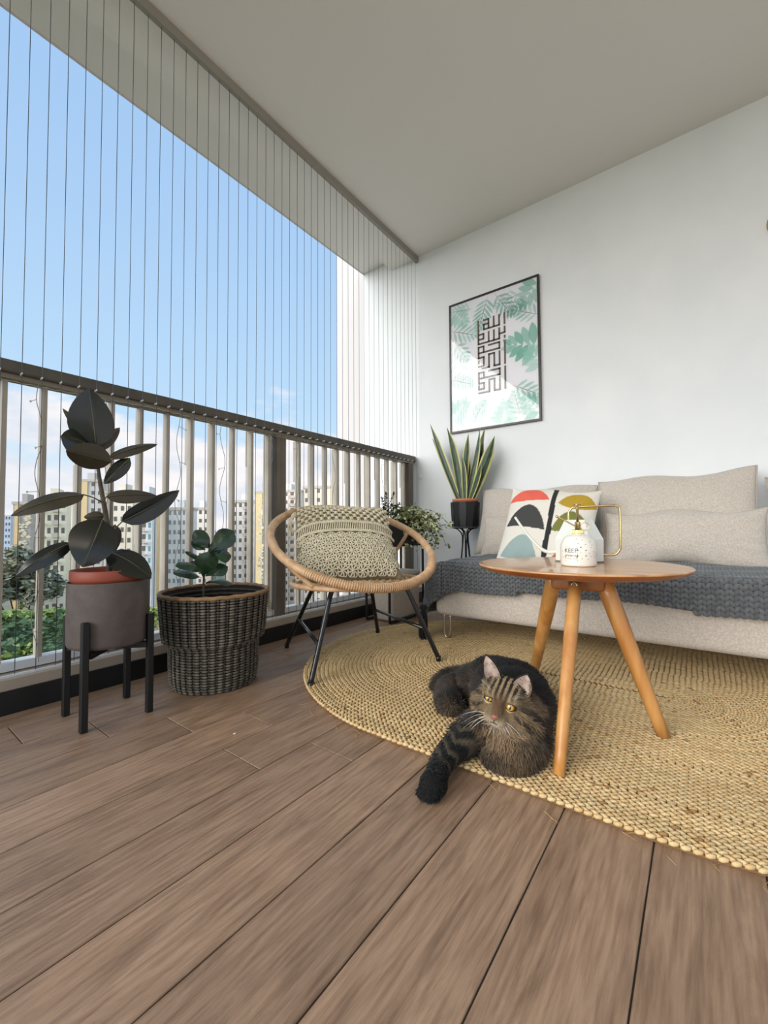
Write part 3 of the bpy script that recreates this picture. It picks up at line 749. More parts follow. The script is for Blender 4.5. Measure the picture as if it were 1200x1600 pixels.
# ------------------------------------------------------------------ framed print
M_blkf = mat('black_frame', (34, 32, 30), .35, col2=(46, 42, 38), ns=5)
px0, px1, pz0, pz1 = .782, 1.424, 1.226, 2.166
pic = thing('framed_print', 'black framed poster with green leaves and brown square lettering on the back wall', 'picture', (XW, (px0+px1)/2, (pz0+pz1)/2))
hw, hh, fw, fd = (px1-px0)/2, (pz1-pz0)/2, .012, .022
for nm, b in (('frame_side', (-fd, 0, -hw, -hw+fw, -hh, hh)), ('frame_side', (-fd, 0, hw-fw, hw, -hh, hh)), ('frame_side', (-fd, 0, -hw+fw, hw-fw, -hh, -hh+fw)), ('frame_side', (-fd, 0, -hw+fw, hw-fw, hh-fw, hh))):
    MB().box(*b).build(nm, M_blkf, pic, smooth=False)
NX, NY = 300, 440
X, Y = np.meshgrid(np.linspace(-1, 1, NX), np.linspace(-1, 1, NY))    # X: -1 left .. 1 right in the photo, Y up
A_ = hw/hh
img = np.tile(np.array(lin((246, 246, 250))), (NY, NX, 1))
prng = np.random.default_rng(5)
def blend(mask, c, k): img[mask] = img[mask]*(1-k)+np.array(lin(c))*k
PXm, PYm = X*A_, Y
def frond(x, y, ang, L, n, col, k=.75, w=.05):
    """pinnate sprig: stem plus n pairs of slim leaflets"""
    d = np.array((math.cos(ang), math.sin(ang)))
    for i in range(n):
        t = (i+1)/(n+.5)
        for s in (-1, 1):
            a2 = ang+s*(1.0-.45*t); l = L*.42*math.sin(PI*min(.95, .25+.7*t)); p = np.array((x, y))+d*L*t
            q = p+l*np.array((math.cos(a2), math.sin(a2)))
            blend(inpoly(PXm, PYm, leafpoly(p, q, w/ max(l, .05)*.5, w/max(l, .05)*.5, 10)), col, k*prng.uniform(.6, 1))
    q = np.array((x, y))+d*L; blend(inpoly(PXm, PYm, leafpoly((x, y), q, .012, .012, 6)), (90, 120, 110), .8)
def monstera(x, y, ang, L, col, k=.8):
    """split leaf: fingers fanned from a midrib"""
    d = np.array((math.cos(ang), math.sin(ang)))
    for i in range(5):
        for s in (-1, 1):
            t = .08+.2*i; p = np.array((x, y))+d*L*t*.8; a2 = ang+s*(1.25-.2*i); l = L*(.62-.07*i)
            q = p+l*np.array((math.cos(a2), math.sin(a2)))
            blend(inpoly(PXm, PYm, leafpoly(p, q, .20, .20, 14)), col, k*prng.uniform(.55, 1))
g1, g2, g3 = (120, 192, 172), (158, 214, 198), (92, 160, 144)
monstera(.70, .92, -2.4, .42, g1); monstera(.66, .05, 2.9, .52, g1, .9); monstera(.74, -.25, 2.2, .4, g2)
monstera(-.62, .88, -.8, .34, g2); monstera(.70, -.92, 2.3, .40, g1); monstera(-.70, -.80, .7, .42, g2, .7); monstera(.15, -1.0, 1.4, .38, g2, .7)
frond(-.05, .98, -1.9, .52, 8, g1, .8, .035); frond(.05, .98, -1.0, .5, 6, g3, .8, .035); frond(-.70, .62, -.4, .5, 6, g1, .7, .04)
frond(.72, .45, 2.7, .45, 6, g1, .7, .04); frond(.30, -.45, -.5, .45, 5, g1, .7, .04); frond(-.62, .42, -1.0, .42, 5, g1, .8, .04)
frond(-.72, -.15, -.4, .45, 6, g2, .5, .045); frond(-.35, -.95, 1.0, .42, 6, g2, .6, .05); frond(.45, .86, -2.9, .4, 6, g2, .7, .03); frond(-.3, .86, 3.0, .4, 6, g2, .7, .03)
frond(.42, -.95, 1.8, .42, 6, g1, .6, .04); frond(.6, .68, 3.3, .36, 5, g3, .7, .04)
V = np.stack([np.full(X.size, -.0145), (-X*(hw-fw)).ravel(), (Y*(hh-fw)).ravel()], 1)
F = [(i*NX+j+1, i*NX+j, (i+1)*NX+j, (i+1)*NX+j+1) for i in range(NY-1) for j in range(NX-1)]
mb = MB(); mb.add(V, F); mb.c = [img.reshape(-1, 3)]
mb.build('print', mat('paper_print', (230, 230, 232), .6, vcol='Col'), pic, smooth=False)
# square kufic lettering, stroke by stroke on a 12 x 28 grid
K = [[(12, 0), (12, 4)], [(9.6, 0), (9.6, 4), (4.8, 4)], [(7.2, 0), (7.2, 4)], [(2.6, .2), (4.8, .2), (4.8, 4), (2.6, 4), (2.6, 2), (4.8, 2)], [(0, 0), (0, 9.6), (9.6, 9.6), (9.6, 5.4)],
     [(12, 5.4), (12, 7.6), (9.6, 7.6)], [(12, 9), (12, 9.6)], [(7.2, 5.6), (7.2, 9.6)], [(4.8, 5.6), (4.8, 9.6)], [(0, 7.8), (2.4, 7.8), (2.4, 5.8), (.0, 5.8)],
     [(12, 11.2), (12, 20)], [(4.8, 11), (9.6, 11), (9.6, 13.4), (0, 13.4)], [(0, 11), (2.4, 11), (2.4, 13.4)], [(0, 11), (0, 15.4), (2.4, 15.4), (2.4, 19), (0, 19)], [(0, 16.8), (0, 17.4)],
     [(9.6, 14.8), (9.6, 20), (7.2, 20), (7.2, 14.8), (4.8, 14.8), (4.8, 20), (1.8, 20)], [(12, 21.4), (12, 30)], [(4.8, 21.6), (9.6, 21.6), (9.6, 24), (0, 24)],
     [(0, 21.6), (2.4, 21.6), (2.4, 24)], [(0, 21.6), (0, 26)], [(9.6, 25.2), (9.6, 30), (7.2, 30), (7.2, 25.2), (4.8, 25.2), (4.8, 30), (0, 30)], [(0, 26), (2.4, 26), (2.4, 28.4), (0, 28.4), (0, 27)]]
M_kuf = mat('brown_ink', (112, 98, 82), .6)
kx0, kx1, kz0, kz1 = 1.200, 1.012, 1.985, 1.478
kz = MB(); cyp, czp = (px0+px1)/2, (pz0+pz1)/2; hs = .0063
for st in K:
    for (a, b), (c, d) in zip(st[:-1], st[1:]):
        y0_, y1_ = [kx0+(kx1-kx0)*q/12 for q in (a, c)]; z0_, z1_ = [kz0+(kz1-kz0)*q/30 for q in (b, d)]
        kz.box(-.0150, -.0147, min(y0_, y1_)-hs-cyp, max(y0_, y1_)+hs-cyp, min(z0_, z1_)-hs-czp, max(z0_, z1_)+hs-czp)
kz.build('lettering', M_kuf, pic, smooth=False, label='brown square lettering', kind='stuff')
gm = bpy.data.materials.new('picture_glass'); gm.use_nodes = True; t_ = gm.node_tree; t_.nodes.clear()
go = t_.nodes.new('ShaderNodeOutputMaterial'); gx = t_.nodes.new('ShaderNodeMixShader'); gf = t_.nodes.new('ShaderNodeFresnel'); gf.inputs[0].default_value = 1.62
g_t = t_.nodes.new('ShaderNodeBsdfTransparent'); g_g = t_.nodes.new('ShaderNodeBsdfGlossy'); g_g.inputs['Roughness'].default_value = .02
t_.links.new(gf.outputs[0], gx.inputs[0]); t_.links.new(g_t.outputs[0], gx.inputs[1]); t_.links.new(g_g.outputs[0], gx.inputs[2]); t_.links.new(gx.outputs[0], go.inputs[0])
MB().add([(-.018, -hw+fw, -hh+fw), (-.018, hw-fw, -hh+fw), (-.018, hw-fw, hh-fw), (-.018, -hw+fw, hh-fw)], [(0, 3, 2, 1)]).build('glass', gm, pic, smooth=False)
# round wooden wall ornament at the right edge
wo_ = thing('wall_ornament', 'round tan wooden wall ornament just cut off by the right edge of the photo', 'wall ornament', (XW, -.372, 2.005))
o = MB().lathe([(0, 0), (.078, 0), (.080, .008), (.076, .016), (0, .018)], 40, capb=False).build('disc', mat('tan_wood', (176, 136, 92), .5, col2=(196, 158, 114), ns=10), wo_)
o.rotation_euler = (0, -PI/2, 0)
ho = thing('wall_hook', 'small white plastic hook on the back wall beside the railing end', 'hook', (XW, 1.69, .935))
MB().blob((-.006, 0, 0), .008, .016, .02, nu=12, nv=8).build('hook_pad', M_frame, ho)
MB().tube(smooth_path([(-.012, 0, -.002), (-.022, 0, -.012), (-.03, 0, -.004)], 4), .003, 6).build('hook_tip', M_frame, ho)
cr_ = MB().blob((0, 0, .0015), .006, .0035, .0018, nu=7, nv=4)
o = cr_.build('crumb', mat('pale_crumb', (214, 206, 194), .8), label='tiny pale crumb lying on the floor planks', cat='crumb'); o.location = (.675, 1.02, 0)
# ------------------------------------------------------------------ leaves
def leaf_geo(base, tip, w, nrm, sag=0.0, fold=.25, nl=9, nw=5, shape='oval', twist=0, wav=0):
    base = np.array(base, float); tip = np.array(tip, float); d = tip-base; L = np.linalg.norm(d); t_ = d/L
    nrm = np.array(nrm, float); nrm -= t_*(nrm@t_); nrm /= np.linalg.norm(nrm); s = np.cross(t_, nrm)
    V = []; UVt = []
    for i in range(nl+1):
        t = i/nl
        if shape == 'oval': ww = max(.02, math.sin(PI*min(1, t**.85))**.62)*(1-.15*t) if 0 < t < 1 else .03
        elif shape == 'fiddle': ww = max(.03, math.sin(PI*t**1.5)**.7) if 0 < t < 1 else .04
        elif shape == 'sword': ww = (.55+.45*math.sin(PI*min(1, t*.9+.05)))*(1 if t < .7 else max(.02, 1-((t-.7)/.3)**1.6))
        elif shape == 'heart': ww = [0.05, .85, 1, .9, .68, .36, .02][min(6, int(round(t*6)))]
        c = base+d*t+nrm*(sag*L*4*t*(1-t))
        a = twist*t; ss = s*math.cos(a)+nrm*math.sin(a); nn = np.cross(ss, t_)*-1
        for j in range(nw+1):
            u = -1+2*j/nw
            p = c+ss*(u*w/2*ww)+nn*(fold*abs(u)*w/2*ww+wav*w*math.sin(t*9+u*2)*abs(u))
            V.append(p); UVt.append((u, t))
    F = [(i*(nw+1)+j, (i+1)*(nw+1)+j, (i+1)*(nw+1)+j+1, i*(nw+1)+j+1) for i in range(nl) for j in range(nw)]
    return np.array(V), F, UVt
VIEW = np.array((-.35, -.93, .1))     # roughly back to the photographer from the railing plants

# ------------------------------------------------------------------ rubber plant in its stand
PC = np.array((.519, 1.442))
M_pot = mat('matt_grey_pot', (94, 84, 78), .75, col2=(82, 74, 70), ns=30)
M_terra = mat('terracotta_plastic', (150, 72, 50), .55, col2=(132, 60, 42), ns=6)
M_soil = mat('soil', (42, 32, 26), 1, col2=(66, 52, 42), ns=60, bump=1, bs=90)
M_stand = mat('black_powder_metal', (16, 17, 18), .5)
st = thing('plant_stand', 'black four-legged stand carrying the grey pot near the left end', 'plant stand', (*PC, 0))
for dx, dy in ((-.082, .084), (-.088, -.080), (.080, -.088), (.084, .082)):
    bevel_box('leg', M_stand, dx-.009, dx+.009, dy-.009, dy+.009, 0, .298, .002, 1, st)
for a in (PI/4, -PI/4):
    o = plain('cross_bar', M_stand, -.112, .112, -.009, .009, .195, .212, parent=st); o.rotation_euler = (0, 0, a)
pt = thing('flower_pot', 'matt grey cylinder pot standing in the black four-legged stand', 'pot', (*PC, .214))
MB().lathe([(0, 0), (.098, 0), (.104, .004), (.1065, .012), (.1075, .186), (.1065, .188), (.1035, .187), (.1025, .02), (0, .02)], 64, capb=False).build('pot_wall', M_pot, pt)
rp_ = thing('rubber_plant', 'tall dark-leaved rubber plant in a terracotta nursery pot at the left', 'plant', (*PC, .236))
MB().lathe([(0, 0), (.082, 0), (.096, .165), (.100, .168), (.1015, .176), (.1015, .198), (.0995, .200), (.097, .198), (.095, .17)], 56, capb=False).build('nursery_pot', M_terra, rp_)
MB().lathe([(.095, .182), (.05, .186), (0, .184)], 40, capb=False).build('soil', M_soil, rp_)
RO = np.array((*PC, .236))
def pp(px, py, dy=0): return at(px, py, 1, 1.442+dy)
M_stem = mat('plant_stem', (92, 82, 60), .6, col2=(64, 52, 40), ns=40)
sp_ = [pp(171, 898), pp(171, 862), pp(167, 815), pp(160, 775), pp(154, 738), pp(150, 700)]
MB().tube(smooth_path(sp_, 5)-RO, list(np.linspace(.0088, .0042, 26)), 10).build('stem', M_stem, rp_)
M_rub = mat('rubber_leaf', (20, 24, 21), .26, col2=(36, 38, 30), ns=12, coat=.25)
M_rubu = mat('rubber_leaf_underside', (76, 67, 50), .5, col2=(56, 52, 38), ns=12)
# base px, base dy, tip px, tip dy, width (m), normal, sag, fold, underside?
RL = [((150, 697), 0, (139, 607), -.01, .128, (-.2, -1, .25), .03, .48, 0, (150, 700)),
      ((146, 694), .03, (98, 638), .05, .030, (-.3, -1, .5), .03, .5, 1, (150, 700)),
      ((149, 700), .01, (95, 682), .0, .118, (-.1, -.9, .35), .10, .3, 0, (150, 705)),
      ((174, 722), -.03, (103, 704), -.06, .082, (-.1, -1, -.30), -.05, .25, 1, (152, 712)),
      ((152, 703), .02, (187, 668), .04, .040, (-.3, -1, .3), .04, .4, 1, (151, 705)),
      ((170, 715), .0, (246, 694), .01, .040, (0, -.8, .6), .08, .5, 1, (153, 722)),
      ((203, 716), -.01, (163, 756), -.02, .048, (-.3, -1, .1), .05, .5, 0, (154, 722)),
      ((131, 773), -.02, (17, 806), -.03, .060, (0, -.75, .65), .10, .3, 1, (160, 785)),
      ((166, 776), .02, (244, 774), .0, .058, (.1, -.8, .5), .05, .35, 1, (161, 790)),
      ((191, 815), .0, (280, 766), -.01, .078, (.15, -.8, .6), -.04, .5, 0, (171, 838)),
      ((163, 806), .03, (131, 808), .05, .034, (0, -1, .2), .10, .3, 1, (166, 812)),
      ((160, 812), -.05, (129, 886), -.09, .128, (-.15, -.9, .25), .10, .25, 0, (168, 822)),
      ((112, 848), .01, (25, 900), .02, .056, (0, -.75, .65), .10, .35, 0, (169, 838)),
      ((180, 820), .03, (171, 870), .04, .052, (-.2, -1, .1), .02, .3, 0, (169, 832)),
      ((171, 862), -.04, (236, 904), -.12, .105, (.0, -.75, .65), .08, .12, 0, (171, 872))]
M_pet = mat('petiole', (90, 84, 58), .5)
for (b, bd, t, td, w, nm, sg, fo, un, at_stem) in RL:
    B, T = pp(*b, bd), pp(*t, td)
    V, F, _ = leaf_geo(B, T, w, nm, sg, fo, 12, 8)
    lf_ = MB().add(V-RO, F).build('leaf', M_rubu if un else M_rub, rp_, label='paler leaf showing its brownish underside' if un else None)
    A = pp(*at_stem, 0)
    if np.linalg.norm(A-B) > .006: MB().tube(smooth_path([A-RO, (A+B)/2-RO+[0, 0, .003], B-RO], 3), .0018, 6).build('petiole', M_pet, lf_)
    d = T-B; nn = np.array(nm, float); nn -= d*(nn@d)/(d@d); nn /= np.linalg.norm(nn); L = np.linalg.norm(d)
    mid = [B-RO+d*q+nn*(sg*L*4*q*(1-q)+.0006) for q in np.linspace(0, 1, 9)]
    MB().tube(mid, [.0016]*4+[.0012, .001, .0008, .0006, .0004], 5).build('midrib', M_pet, lf_)

# ------------------------------------------------------------------ wicker basket and fiddle leaf
BC = np.array((.862, 1.432))
M_wick = mat('grey_wicker', (92, 86, 76), .6, vcol='Col', bump=.3, bs=400)
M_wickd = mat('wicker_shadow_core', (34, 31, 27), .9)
M_rim = mat('tan_rim', (158, 124, 84), .6, col2=(130, 100, 66), ns=40)
bk = thing('wicker_basket', 'dark grey wicker basket with stepped waist and tan rim', 'basket', (*BC, 0))
bp = [(.136, .0), (.143, .02), (.147, .06), (.149, .145), (.152, .154), (.169, .166), (.173, .19), (.179, .26), (.184, .322)]
bz_ = [p[1] for p in bp]; br_ = [p[0] for p in bp]
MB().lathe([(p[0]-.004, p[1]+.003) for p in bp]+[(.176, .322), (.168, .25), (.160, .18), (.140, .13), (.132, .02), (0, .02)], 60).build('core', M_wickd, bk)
wb = MB(); wbl = MB(); ncol = 38; bv, bf = blob_geo(6, 3); Vs = []; Fs = []; Cs = []
z = .006; row = 0
while z < .318:
    rr_ = float(np.interp(z, bz_, br_)); 
    for j in range(ncol):
        for h in (0, 1):
            a = 2*PI*(j+.5*h+(.0 if row % 2 else .0))/ncol; out = .0042 if h == 0 else (.0008 if row % 2 else -.0004)
            R_ = rr_+out; tx, ty = -math.sin(a), math.cos(a); sl_ = 0
            P = bv*np.array([.0112 if h == 0 else .0072, .0036, .0046]); c = (R_*math.cos(a), R_*math.sin(a), z)
            w = np.empty_like(P); w[:, 0] = P[:, 0]*tx+P[:, 1]*math.cos(a)+c[0]; w[:, 1] = P[:, 0]*ty+P[:, 1]*math.sin(a)+c[1]; w[:, 2] = P[:, 2]+P[:, 0]*sl_+c[2]
            bi = len(Vs)*len(bv); Vs.append(w); Fs += [tuple(q+bi for q in f) for f in bf]
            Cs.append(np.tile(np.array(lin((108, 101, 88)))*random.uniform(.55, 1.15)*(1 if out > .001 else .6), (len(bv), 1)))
    z += .0094; row += 1
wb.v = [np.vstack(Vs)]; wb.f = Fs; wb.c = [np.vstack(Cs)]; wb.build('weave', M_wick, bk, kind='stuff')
iw = MB()
for k in range(12):
    zz = .12+.017*k; iw.tube([((float(np.interp(zz, bz_, br_))-.010+.0025*math.sin(30*a))*math.cos(a), (float(np.interp(zz, bz_, br_))-.010+.0025*math.sin(30*a))*math.sin(a), zz) for a in np.linspace(0, 2*PI, 121)[:-1]], .005, 5, closed=True)
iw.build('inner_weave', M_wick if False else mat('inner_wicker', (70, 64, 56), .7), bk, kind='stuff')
MB().tube([(.184*math.cos(a), .184*math.sin(a), .326+.001*math.sin(a*24)) for a in np.linspace(0, 2*PI, 145)[:-1]], .0072, 8, closed=True).build('rim', M_rim, bk, label='tan wrapped rim')
fg = thing('fiddle_leaf_plant', 'small glossy dark green fiddle leaf plant growing inside the wicker basket', 'plant', (*BC, .022))
FO = np.array((*BC, .022))
MB().lathe([(0, 0), (.08, 0), (.10, .20), (.103, .20), (.103, .215), (.098, .215), (.096, .19)], 40, capb=False).build('nursery_pot', mat('black_plastic', (26, 26, 27), .5), fg)
MB().lathe([(.096, .196), (0, .202)], 32, capb=False).build('soil', M_soil, fg)
def pf(px, py, dy=0): return at(px, py, 1, 1.432+dy)
MB().tube(smooth_path([pf(318, 955), pf(318, 915), pf(320, 888), pf(326, 862), pf(330, 850)], 4)-FO, [.004]*9+[.003]*8, 8).build('stem', M_stem, fg)
M_fid = mat('fiddle_leaf', (22, 48, 34), .3, col2=(40, 72, 44), ns=25, coat=.35, bump=.3, bs=60)
for b, bd, t, td, w, nm in [((328, 858), .0, (304, 829), .02, .050, (-.2, -1, .4)), ((329, 862), -.01, (365, 829), -.02, .060, (-.1, -1, .5)), ((322, 860), .01, (299, 846), .03, .034, (0, -1, .6)),
                            ((330, 870), -.02, (362, 868), -.05, .050, (0, -.7, .8)), ((317, 901), -.03, (327, 862), -.06, .062, (-.35, -1, -.1)), ((313, 888), .0, (274, 884), .0, .036, (0, -.7, .8)),
                            ((315, 903), -.02, (271, 896), -.04, .040, (0, -.6, .85)), ((321, 900), -.02, (356, 885), -.04, .042, (.1, -.8, .7)), ((321, 911), -.01, (363, 911), -.01, .036, (0, -.5, .9)),
                            ((318, 880), .04, (289, 862), .07, .022, (0, -.7, .7)), ((328, 860), .04, (352, 850), .09, .052, (0, -.7, .7)), ((324, 872), .03, (346, 862), .06, .05, (0, -.7, .7)), ((320, 895), .04, (298, 878), .08, .05, (0, -.7, .7)), ((332, 866), .0, (350, 858), .0, .052, (0, -1, .2))]:
    V, F, _ = leaf_geo(pf(*b, bd), pf(*t, td), w*1.3, nm, .10, .25, 10, 6, 'fiddle', wav=.05)
    MB().add(V-FO, F).build('leaf', M_fid, fg)

# ------------------------------------------------------------------ rattan ring chair
M_rat = mat('rattan', (192, 150, 108), .5, col2=(214, 178, 138), ns=9, nstr=(3, 3, 3), bump=.5, bs=130, coat=.15)
M_ratw = mat('rattan_weave', (184, 150, 110), .6, col2=(206, 176, 136), ns=30)
M_blk = mat('black_tube', (20, 20, 21), .28, coat=.3)
CC = np.array((1.345, 1.179, 0))
ch = thing('rattan_chair', 'round rattan hoop chair on black metal legs beside the railing', 'chair', tuple(CC))
th, ph, RRr = .469, -1.994, .345
nrm = np.array((math.sin(th)*math.cos(ph), math.sin(th)*math.sin(ph), math.cos(th)))
fr_ = np.array((math.cos(th)*math.cos(ph), math.cos(th)*math.sin(ph), -math.sin(th))); sd = np.cross(nrm, fr_)
RCc = np.array((1.345, 1.179, .495))
ringp = lambda a, R=RRr: RCc+R*(math.cos(a)*fr_+math.sin(a)*sd)
MB().tube([ringp(a)-CC for a in np.linspace(0, 2*PI, 97)[:-1]], .0165, 14, closed=True).build('hoop', M_rat, ch, label='thick bent rattan hoop')
wr = MB()                                             # cane wrapping over the front of the hoop
for a in list(np.linspace(-.9, .9, 74)):
    c = ringp(a); rad = (c-RCc)/RRr; tg = np.cross(nrm, rad)
    wr.tube([c-CC+.0172*(math.cos(b)*rad+math.sin(b)*nrm)+tg*.0015*math.sin(b) for b in np.linspace(0, 2*PI, 11)[:-1]], .0019, 4, closed=True)
wr.build('cane_wrap', M_rat, ch, kind='stuff')
fh = np.array((math.cos(ph), math.sin(ph), 0)); sh = np.cross((0, 0, 1.0), fh)
SCn = ringp(0)-fh*.268+np.array((0, 0, .002)); SR = .268
seatp = lambda a, r=SR, dz=0: SCn+r*(math.cos(a)*fh+math.sin(a)*sh)+np.array((0, 0, dz-.014*(1-math.cos(a))*r/SR*.5))
MB().tube([seatp(a)-CC for a in np.linspace(0, 2*PI, 73)[:-1]], .0105, 10, closed=True).build('seat_hoop', M_rat, ch)
sw = MB()
for k in range(1, 17):
    r_ = SR*k/17; sw.tube([seatp(a, r_, .0035*math.sin(a*14+k*PI))-CC for a in np.linspace(0, 2*PI, 85)[:-1]], .0045, 5, closed=True)
for k in range(28):
    a = 2*PI*k/28; sw.tube([seatp(a, .02)-CC, seatp(a, SR)-CC], .003, 5)
sw.build('woven_seat', M_ratw, ch, kind='stuff')
for aa, bb_ in ((1.85, 2.35), (-1.85, -2.35), (2.7, 2.6), (-2.7, -2.6), (1.25, 1.05), (-1.25, -1.05)):
    A, B = ringp(aa), seatp(bb_); MB().tube(smooth_path([A-CC, (A+B)/2-CC+.01*(A-SCn)*[1, 1, 0]/.3, B-CC], 4), .0088, 10).build('strut', M_rat, ch)
tops_ = {'A': at(489, 927, 2, .322), 'B': at(512, 923, 2, .322), 'C': at(585, 926, 2, .322), 'D': at(630, 917, 2, .322)}
feet_ = {'A': (1.291, 1.545, .012), 'B': (1.02, 1.095, .012), 'C': (1.719, 1.344, .022), 'D': (1.501, .861, .026)}
ctr = np.array((SCn[0], SCn[1], 0))
legp = {}
for k in 'ABCD':
    t_ = np.array(tops_[k]); f_ = np.array(feet_[k]); 
    hd = f_[:2]-ctr[:2]; t_[:2] = ctr[:2]+hd*(.60 if k in 'BD' else .56); t_[2] = .318
    legp[k] = (f_, t_)
    inn = t_.copy(); inn[:2] = ctr[:2]+(t_[:2]-ctr[:2])*.78; inn[2] = .324
    MB().tube(smooth_path([f_-CC, f_+(t_-f_)*.5-CC, f_+(t_-f_)*.94-CC, (t_*.6+inn*.4)+np.array((0, 0, .002))-CC, inn-CC], 5), .0095, 12).build('leg', M_blk, ch)
    MB().tube([f_-[0, 0, .012]-CC, f_-CC+[0, 0, .008]], .0105, 12).build('foot_cap', M_blk, ch)
for a, b in (('A', 'B'), ('C', 'D')):
    pa = legp[a][0]+(legp[a][1]-legp[a][0])*.42; pb = legp[b][0]+(legp[b][1]-legp[b][0])*.40
    MB().tube([pa-CC, pb-CC], .0072, 10).build('stretcher', M_blk, ch)
q = [np.array((*(ctr[:2]+(legp[k][1][:2]-ctr[:2])*.80), .324))-CC for k in 'ABDC']
MB().tube(smooth_path(q, 6, closed=True), .0085, 10, closed=True).build('seat_frame', M_blk, ch)

# ------------------------------------------------------------------ macrame cushion on the chair
M_rope = mat('macrame_cotton', (206, 194, 164), .85, col2=(222, 212, 184), ns=60, bump=.6, bs=420)
M_ropeb = mat('macrame_backing', (150, 138, 110), .95)
V, F, B, g = cushion_geo(.43, .41, .16, n=40, seed=4, wr=.003, pinch=.04)
mc = MB().add(V, F).build('macrame_cushion', M_ropeb, label='cream macrame knotted cushion leaning in the rattan chair', cat='cushion')
mc.matrix_world = frame((1.345, 1.225, .489), (.76, -.64, -.01), (.32, .40, .52))
gu = g[0][0]; GZ, GX, GY = g[4], g[2], g[3]
def surf(u, v):
    i = np.clip(np.searchsorted(gu, u)-1, 0, 38); j = np.clip(np.searchsorted(gu, v)-1, 0, 38)
    a = (u-gu[i])/(gu[i+1]-gu[i]); b = (v-gu[j])/(gu[j+1]-gu[j])
    def bi(A): return (A[j, i]*(1-a)+A[j, i+1]*a)*(1-b)+(A[j+1, i]*(1-a)+A[j+1, i+1]*a)*b
    return np.array((bi(GX), bi(GY), bi(GZ)))
def on(u, v, d=.004):
    p = surf(u, v); e = .03; pu = surf(min(.99, u+e), v)-surf(max(-.99, u-e), v); pv = surf(u, min(.99, v+e))-surf(u, max(-.99, v-e))
    n_ = np.cross(pu, pv); n_ /= np.linalg.norm(n_)+1e-9; return p+n_*d
def strand(mb, uv, r=.0028, d=.004, n=5): mb.tube(smooth_path([on(u, v, d) for u, v in uv], 3), r, n)
k1 = MB()
nc, nr = 13, 7
for i in range(nr):
    v = .93-i*.098
    for j in range(nc):
        u = -.92+1.84*(j+(.5 if i % 2 else 0))/(nc-.5)
        if abs(u) > .95: continue
        p = on(u, v, .007)
        k1.blob(p, .0085, .0065, .0065, nu=7, nv=5); k1.blob(p+[0, .0065, -.001], .007, .004, .005, nu=6, nv=4)
        k1.blob(p+[0, -.0065, -.001], .007, .004, .005, nu=6, nv=4)
        du = .92/(nc-.5)
        for s in (-1, 1):
            if abs(u+s*du) < .97: strand(k1, [(u, v), (u+s*du*.45, v-.04), (u+s*du, v-.098)], .0026, .005)
k1.build('knot_rows', M_rope, mc, kind='stuff')
k2 = MB()
bend = lambda u: .03*(1-u*u)
for vv in (.215, .185, -.04, -.07): strand(k2, [(u, vv+bend(u)) for u in np.linspace(-.97, .97, 20)], .0042, .008, 6)
for j in range(44):
    u = -.94+1.88*j/43; strand(k2, [(u+.018, .19+bend(u)), (u, .07+bend(u)), (u-.018, -.045+bend(u))], .0034, .0055)
k2.build('fringe_band', M_rope, mc, kind='stuff')
k3 = MB()
for i in range(5):
    for j in range(10):
        u = -.88+1.76*(j+(.5 if i % 2 else 0))/9.5; v = -.175-i*.18
        if abs(u) > .94: continue
        cu, cv = .095, .094
        for k in range(8):
            a = PI/4*k+.2; strand(k3, [(u+.18*cu*math.cos(a), v+.18*cv*math.sin(a)), (u+.6*cu*math.cos(a+.18), v+.6*cv*math.sin(a+.18)), (max(-.97, min(.97, u+1.02*cu*math.cos(a))), max(-.97, v+1.02*cv*math.sin(a)))], .0036, .006)
        ring_ = [(max(-.97, min(.97, u+cu*math.cos(a))), max(-.97, v+cv*math.sin(a))) for a in np.linspace(0, 2*PI, 15)]
        strand(k3, ring_, .0030, .0055)
        k3.blob(on(u, v, .008), .006, .006, .004, nu=6, nv=4)
k3.build('star_lace', M_rope, mc, kind='stuff')
k4 = MB()
for j in range(16):
    v = .9-j*.012; b = surf(-.97, v); w_ = math.sin(j*2.1)*.006
    k4.tube(smooth_path([b, b+np.array((-.018, -.012, .004)), b+np.array((-.030+w_, -.07, .006)), b+np.array((-.026+w_*1.6, -.115-.02*math.cos(j*1.7), .004))], 3), .0019, 5)
k4.build('tassel', M_rope, mc, kind='stuff')

# ------------------------------------------------------------------ snake plant on hairpin stand behind the sofa end
SN = np.array((2.555, 1.25))
M_bpot = mat('black_ridged_pot', (24, 25, 26), .45)
ss_ = thing('plant_stand', 'slender black wire stand under the snake plant by the back wall', 'plant stand', (*SN, 0))
for k in range(3):
    a = 2*PI*k/3+.5; c_, s_ = math.cos(a), math.sin(a)
    P = [(c_*.075-s_*.03, s_*.075+c_*.03, .548), (c_*.03-s_*.012, s_*.03+c_*.012, .532), (c_*.02, s_*.02, .46), (c_*.075, s_*.075, .02), (c_*.085, s_*.085, .005), (c_*.078+s_*.01, s_*.078-c_*.01, .03), (c_*.02+s_*.006, s_*.02-c_*.006, .44), (c_*.03+s_*.03, s_*.03-c_*.03, .53), (c_*.075+s_*.04, s_*.075-c_*.04, .548)]
    MB().tube(smooth_path(P, 4), .0042, 8).build('hairpin_leg', M_stand, ss_)
MB().tube([(.078*math.cos(a), .078*math.sin(a), .548) for a in np.linspace(0, 2*PI, 41)[:-1]], .0042, 6, closed=True).build('top_ring', M_stand, ss_)
sk = thing('flower_pot', 'black faceted pot on the wire stand holding the snake plant', 'pot', (*SN, .553))
fac_ = []
n = 12
MB().lathe([(0, 0), (.080, 0), (.086, .004), (.094, .160), (.094, .166), (.090, .166), (.084, .02), (0, .02)], 12, capb=False).build('pot_wall', M_bpot, sk, smooth=False)
ribs = MB()
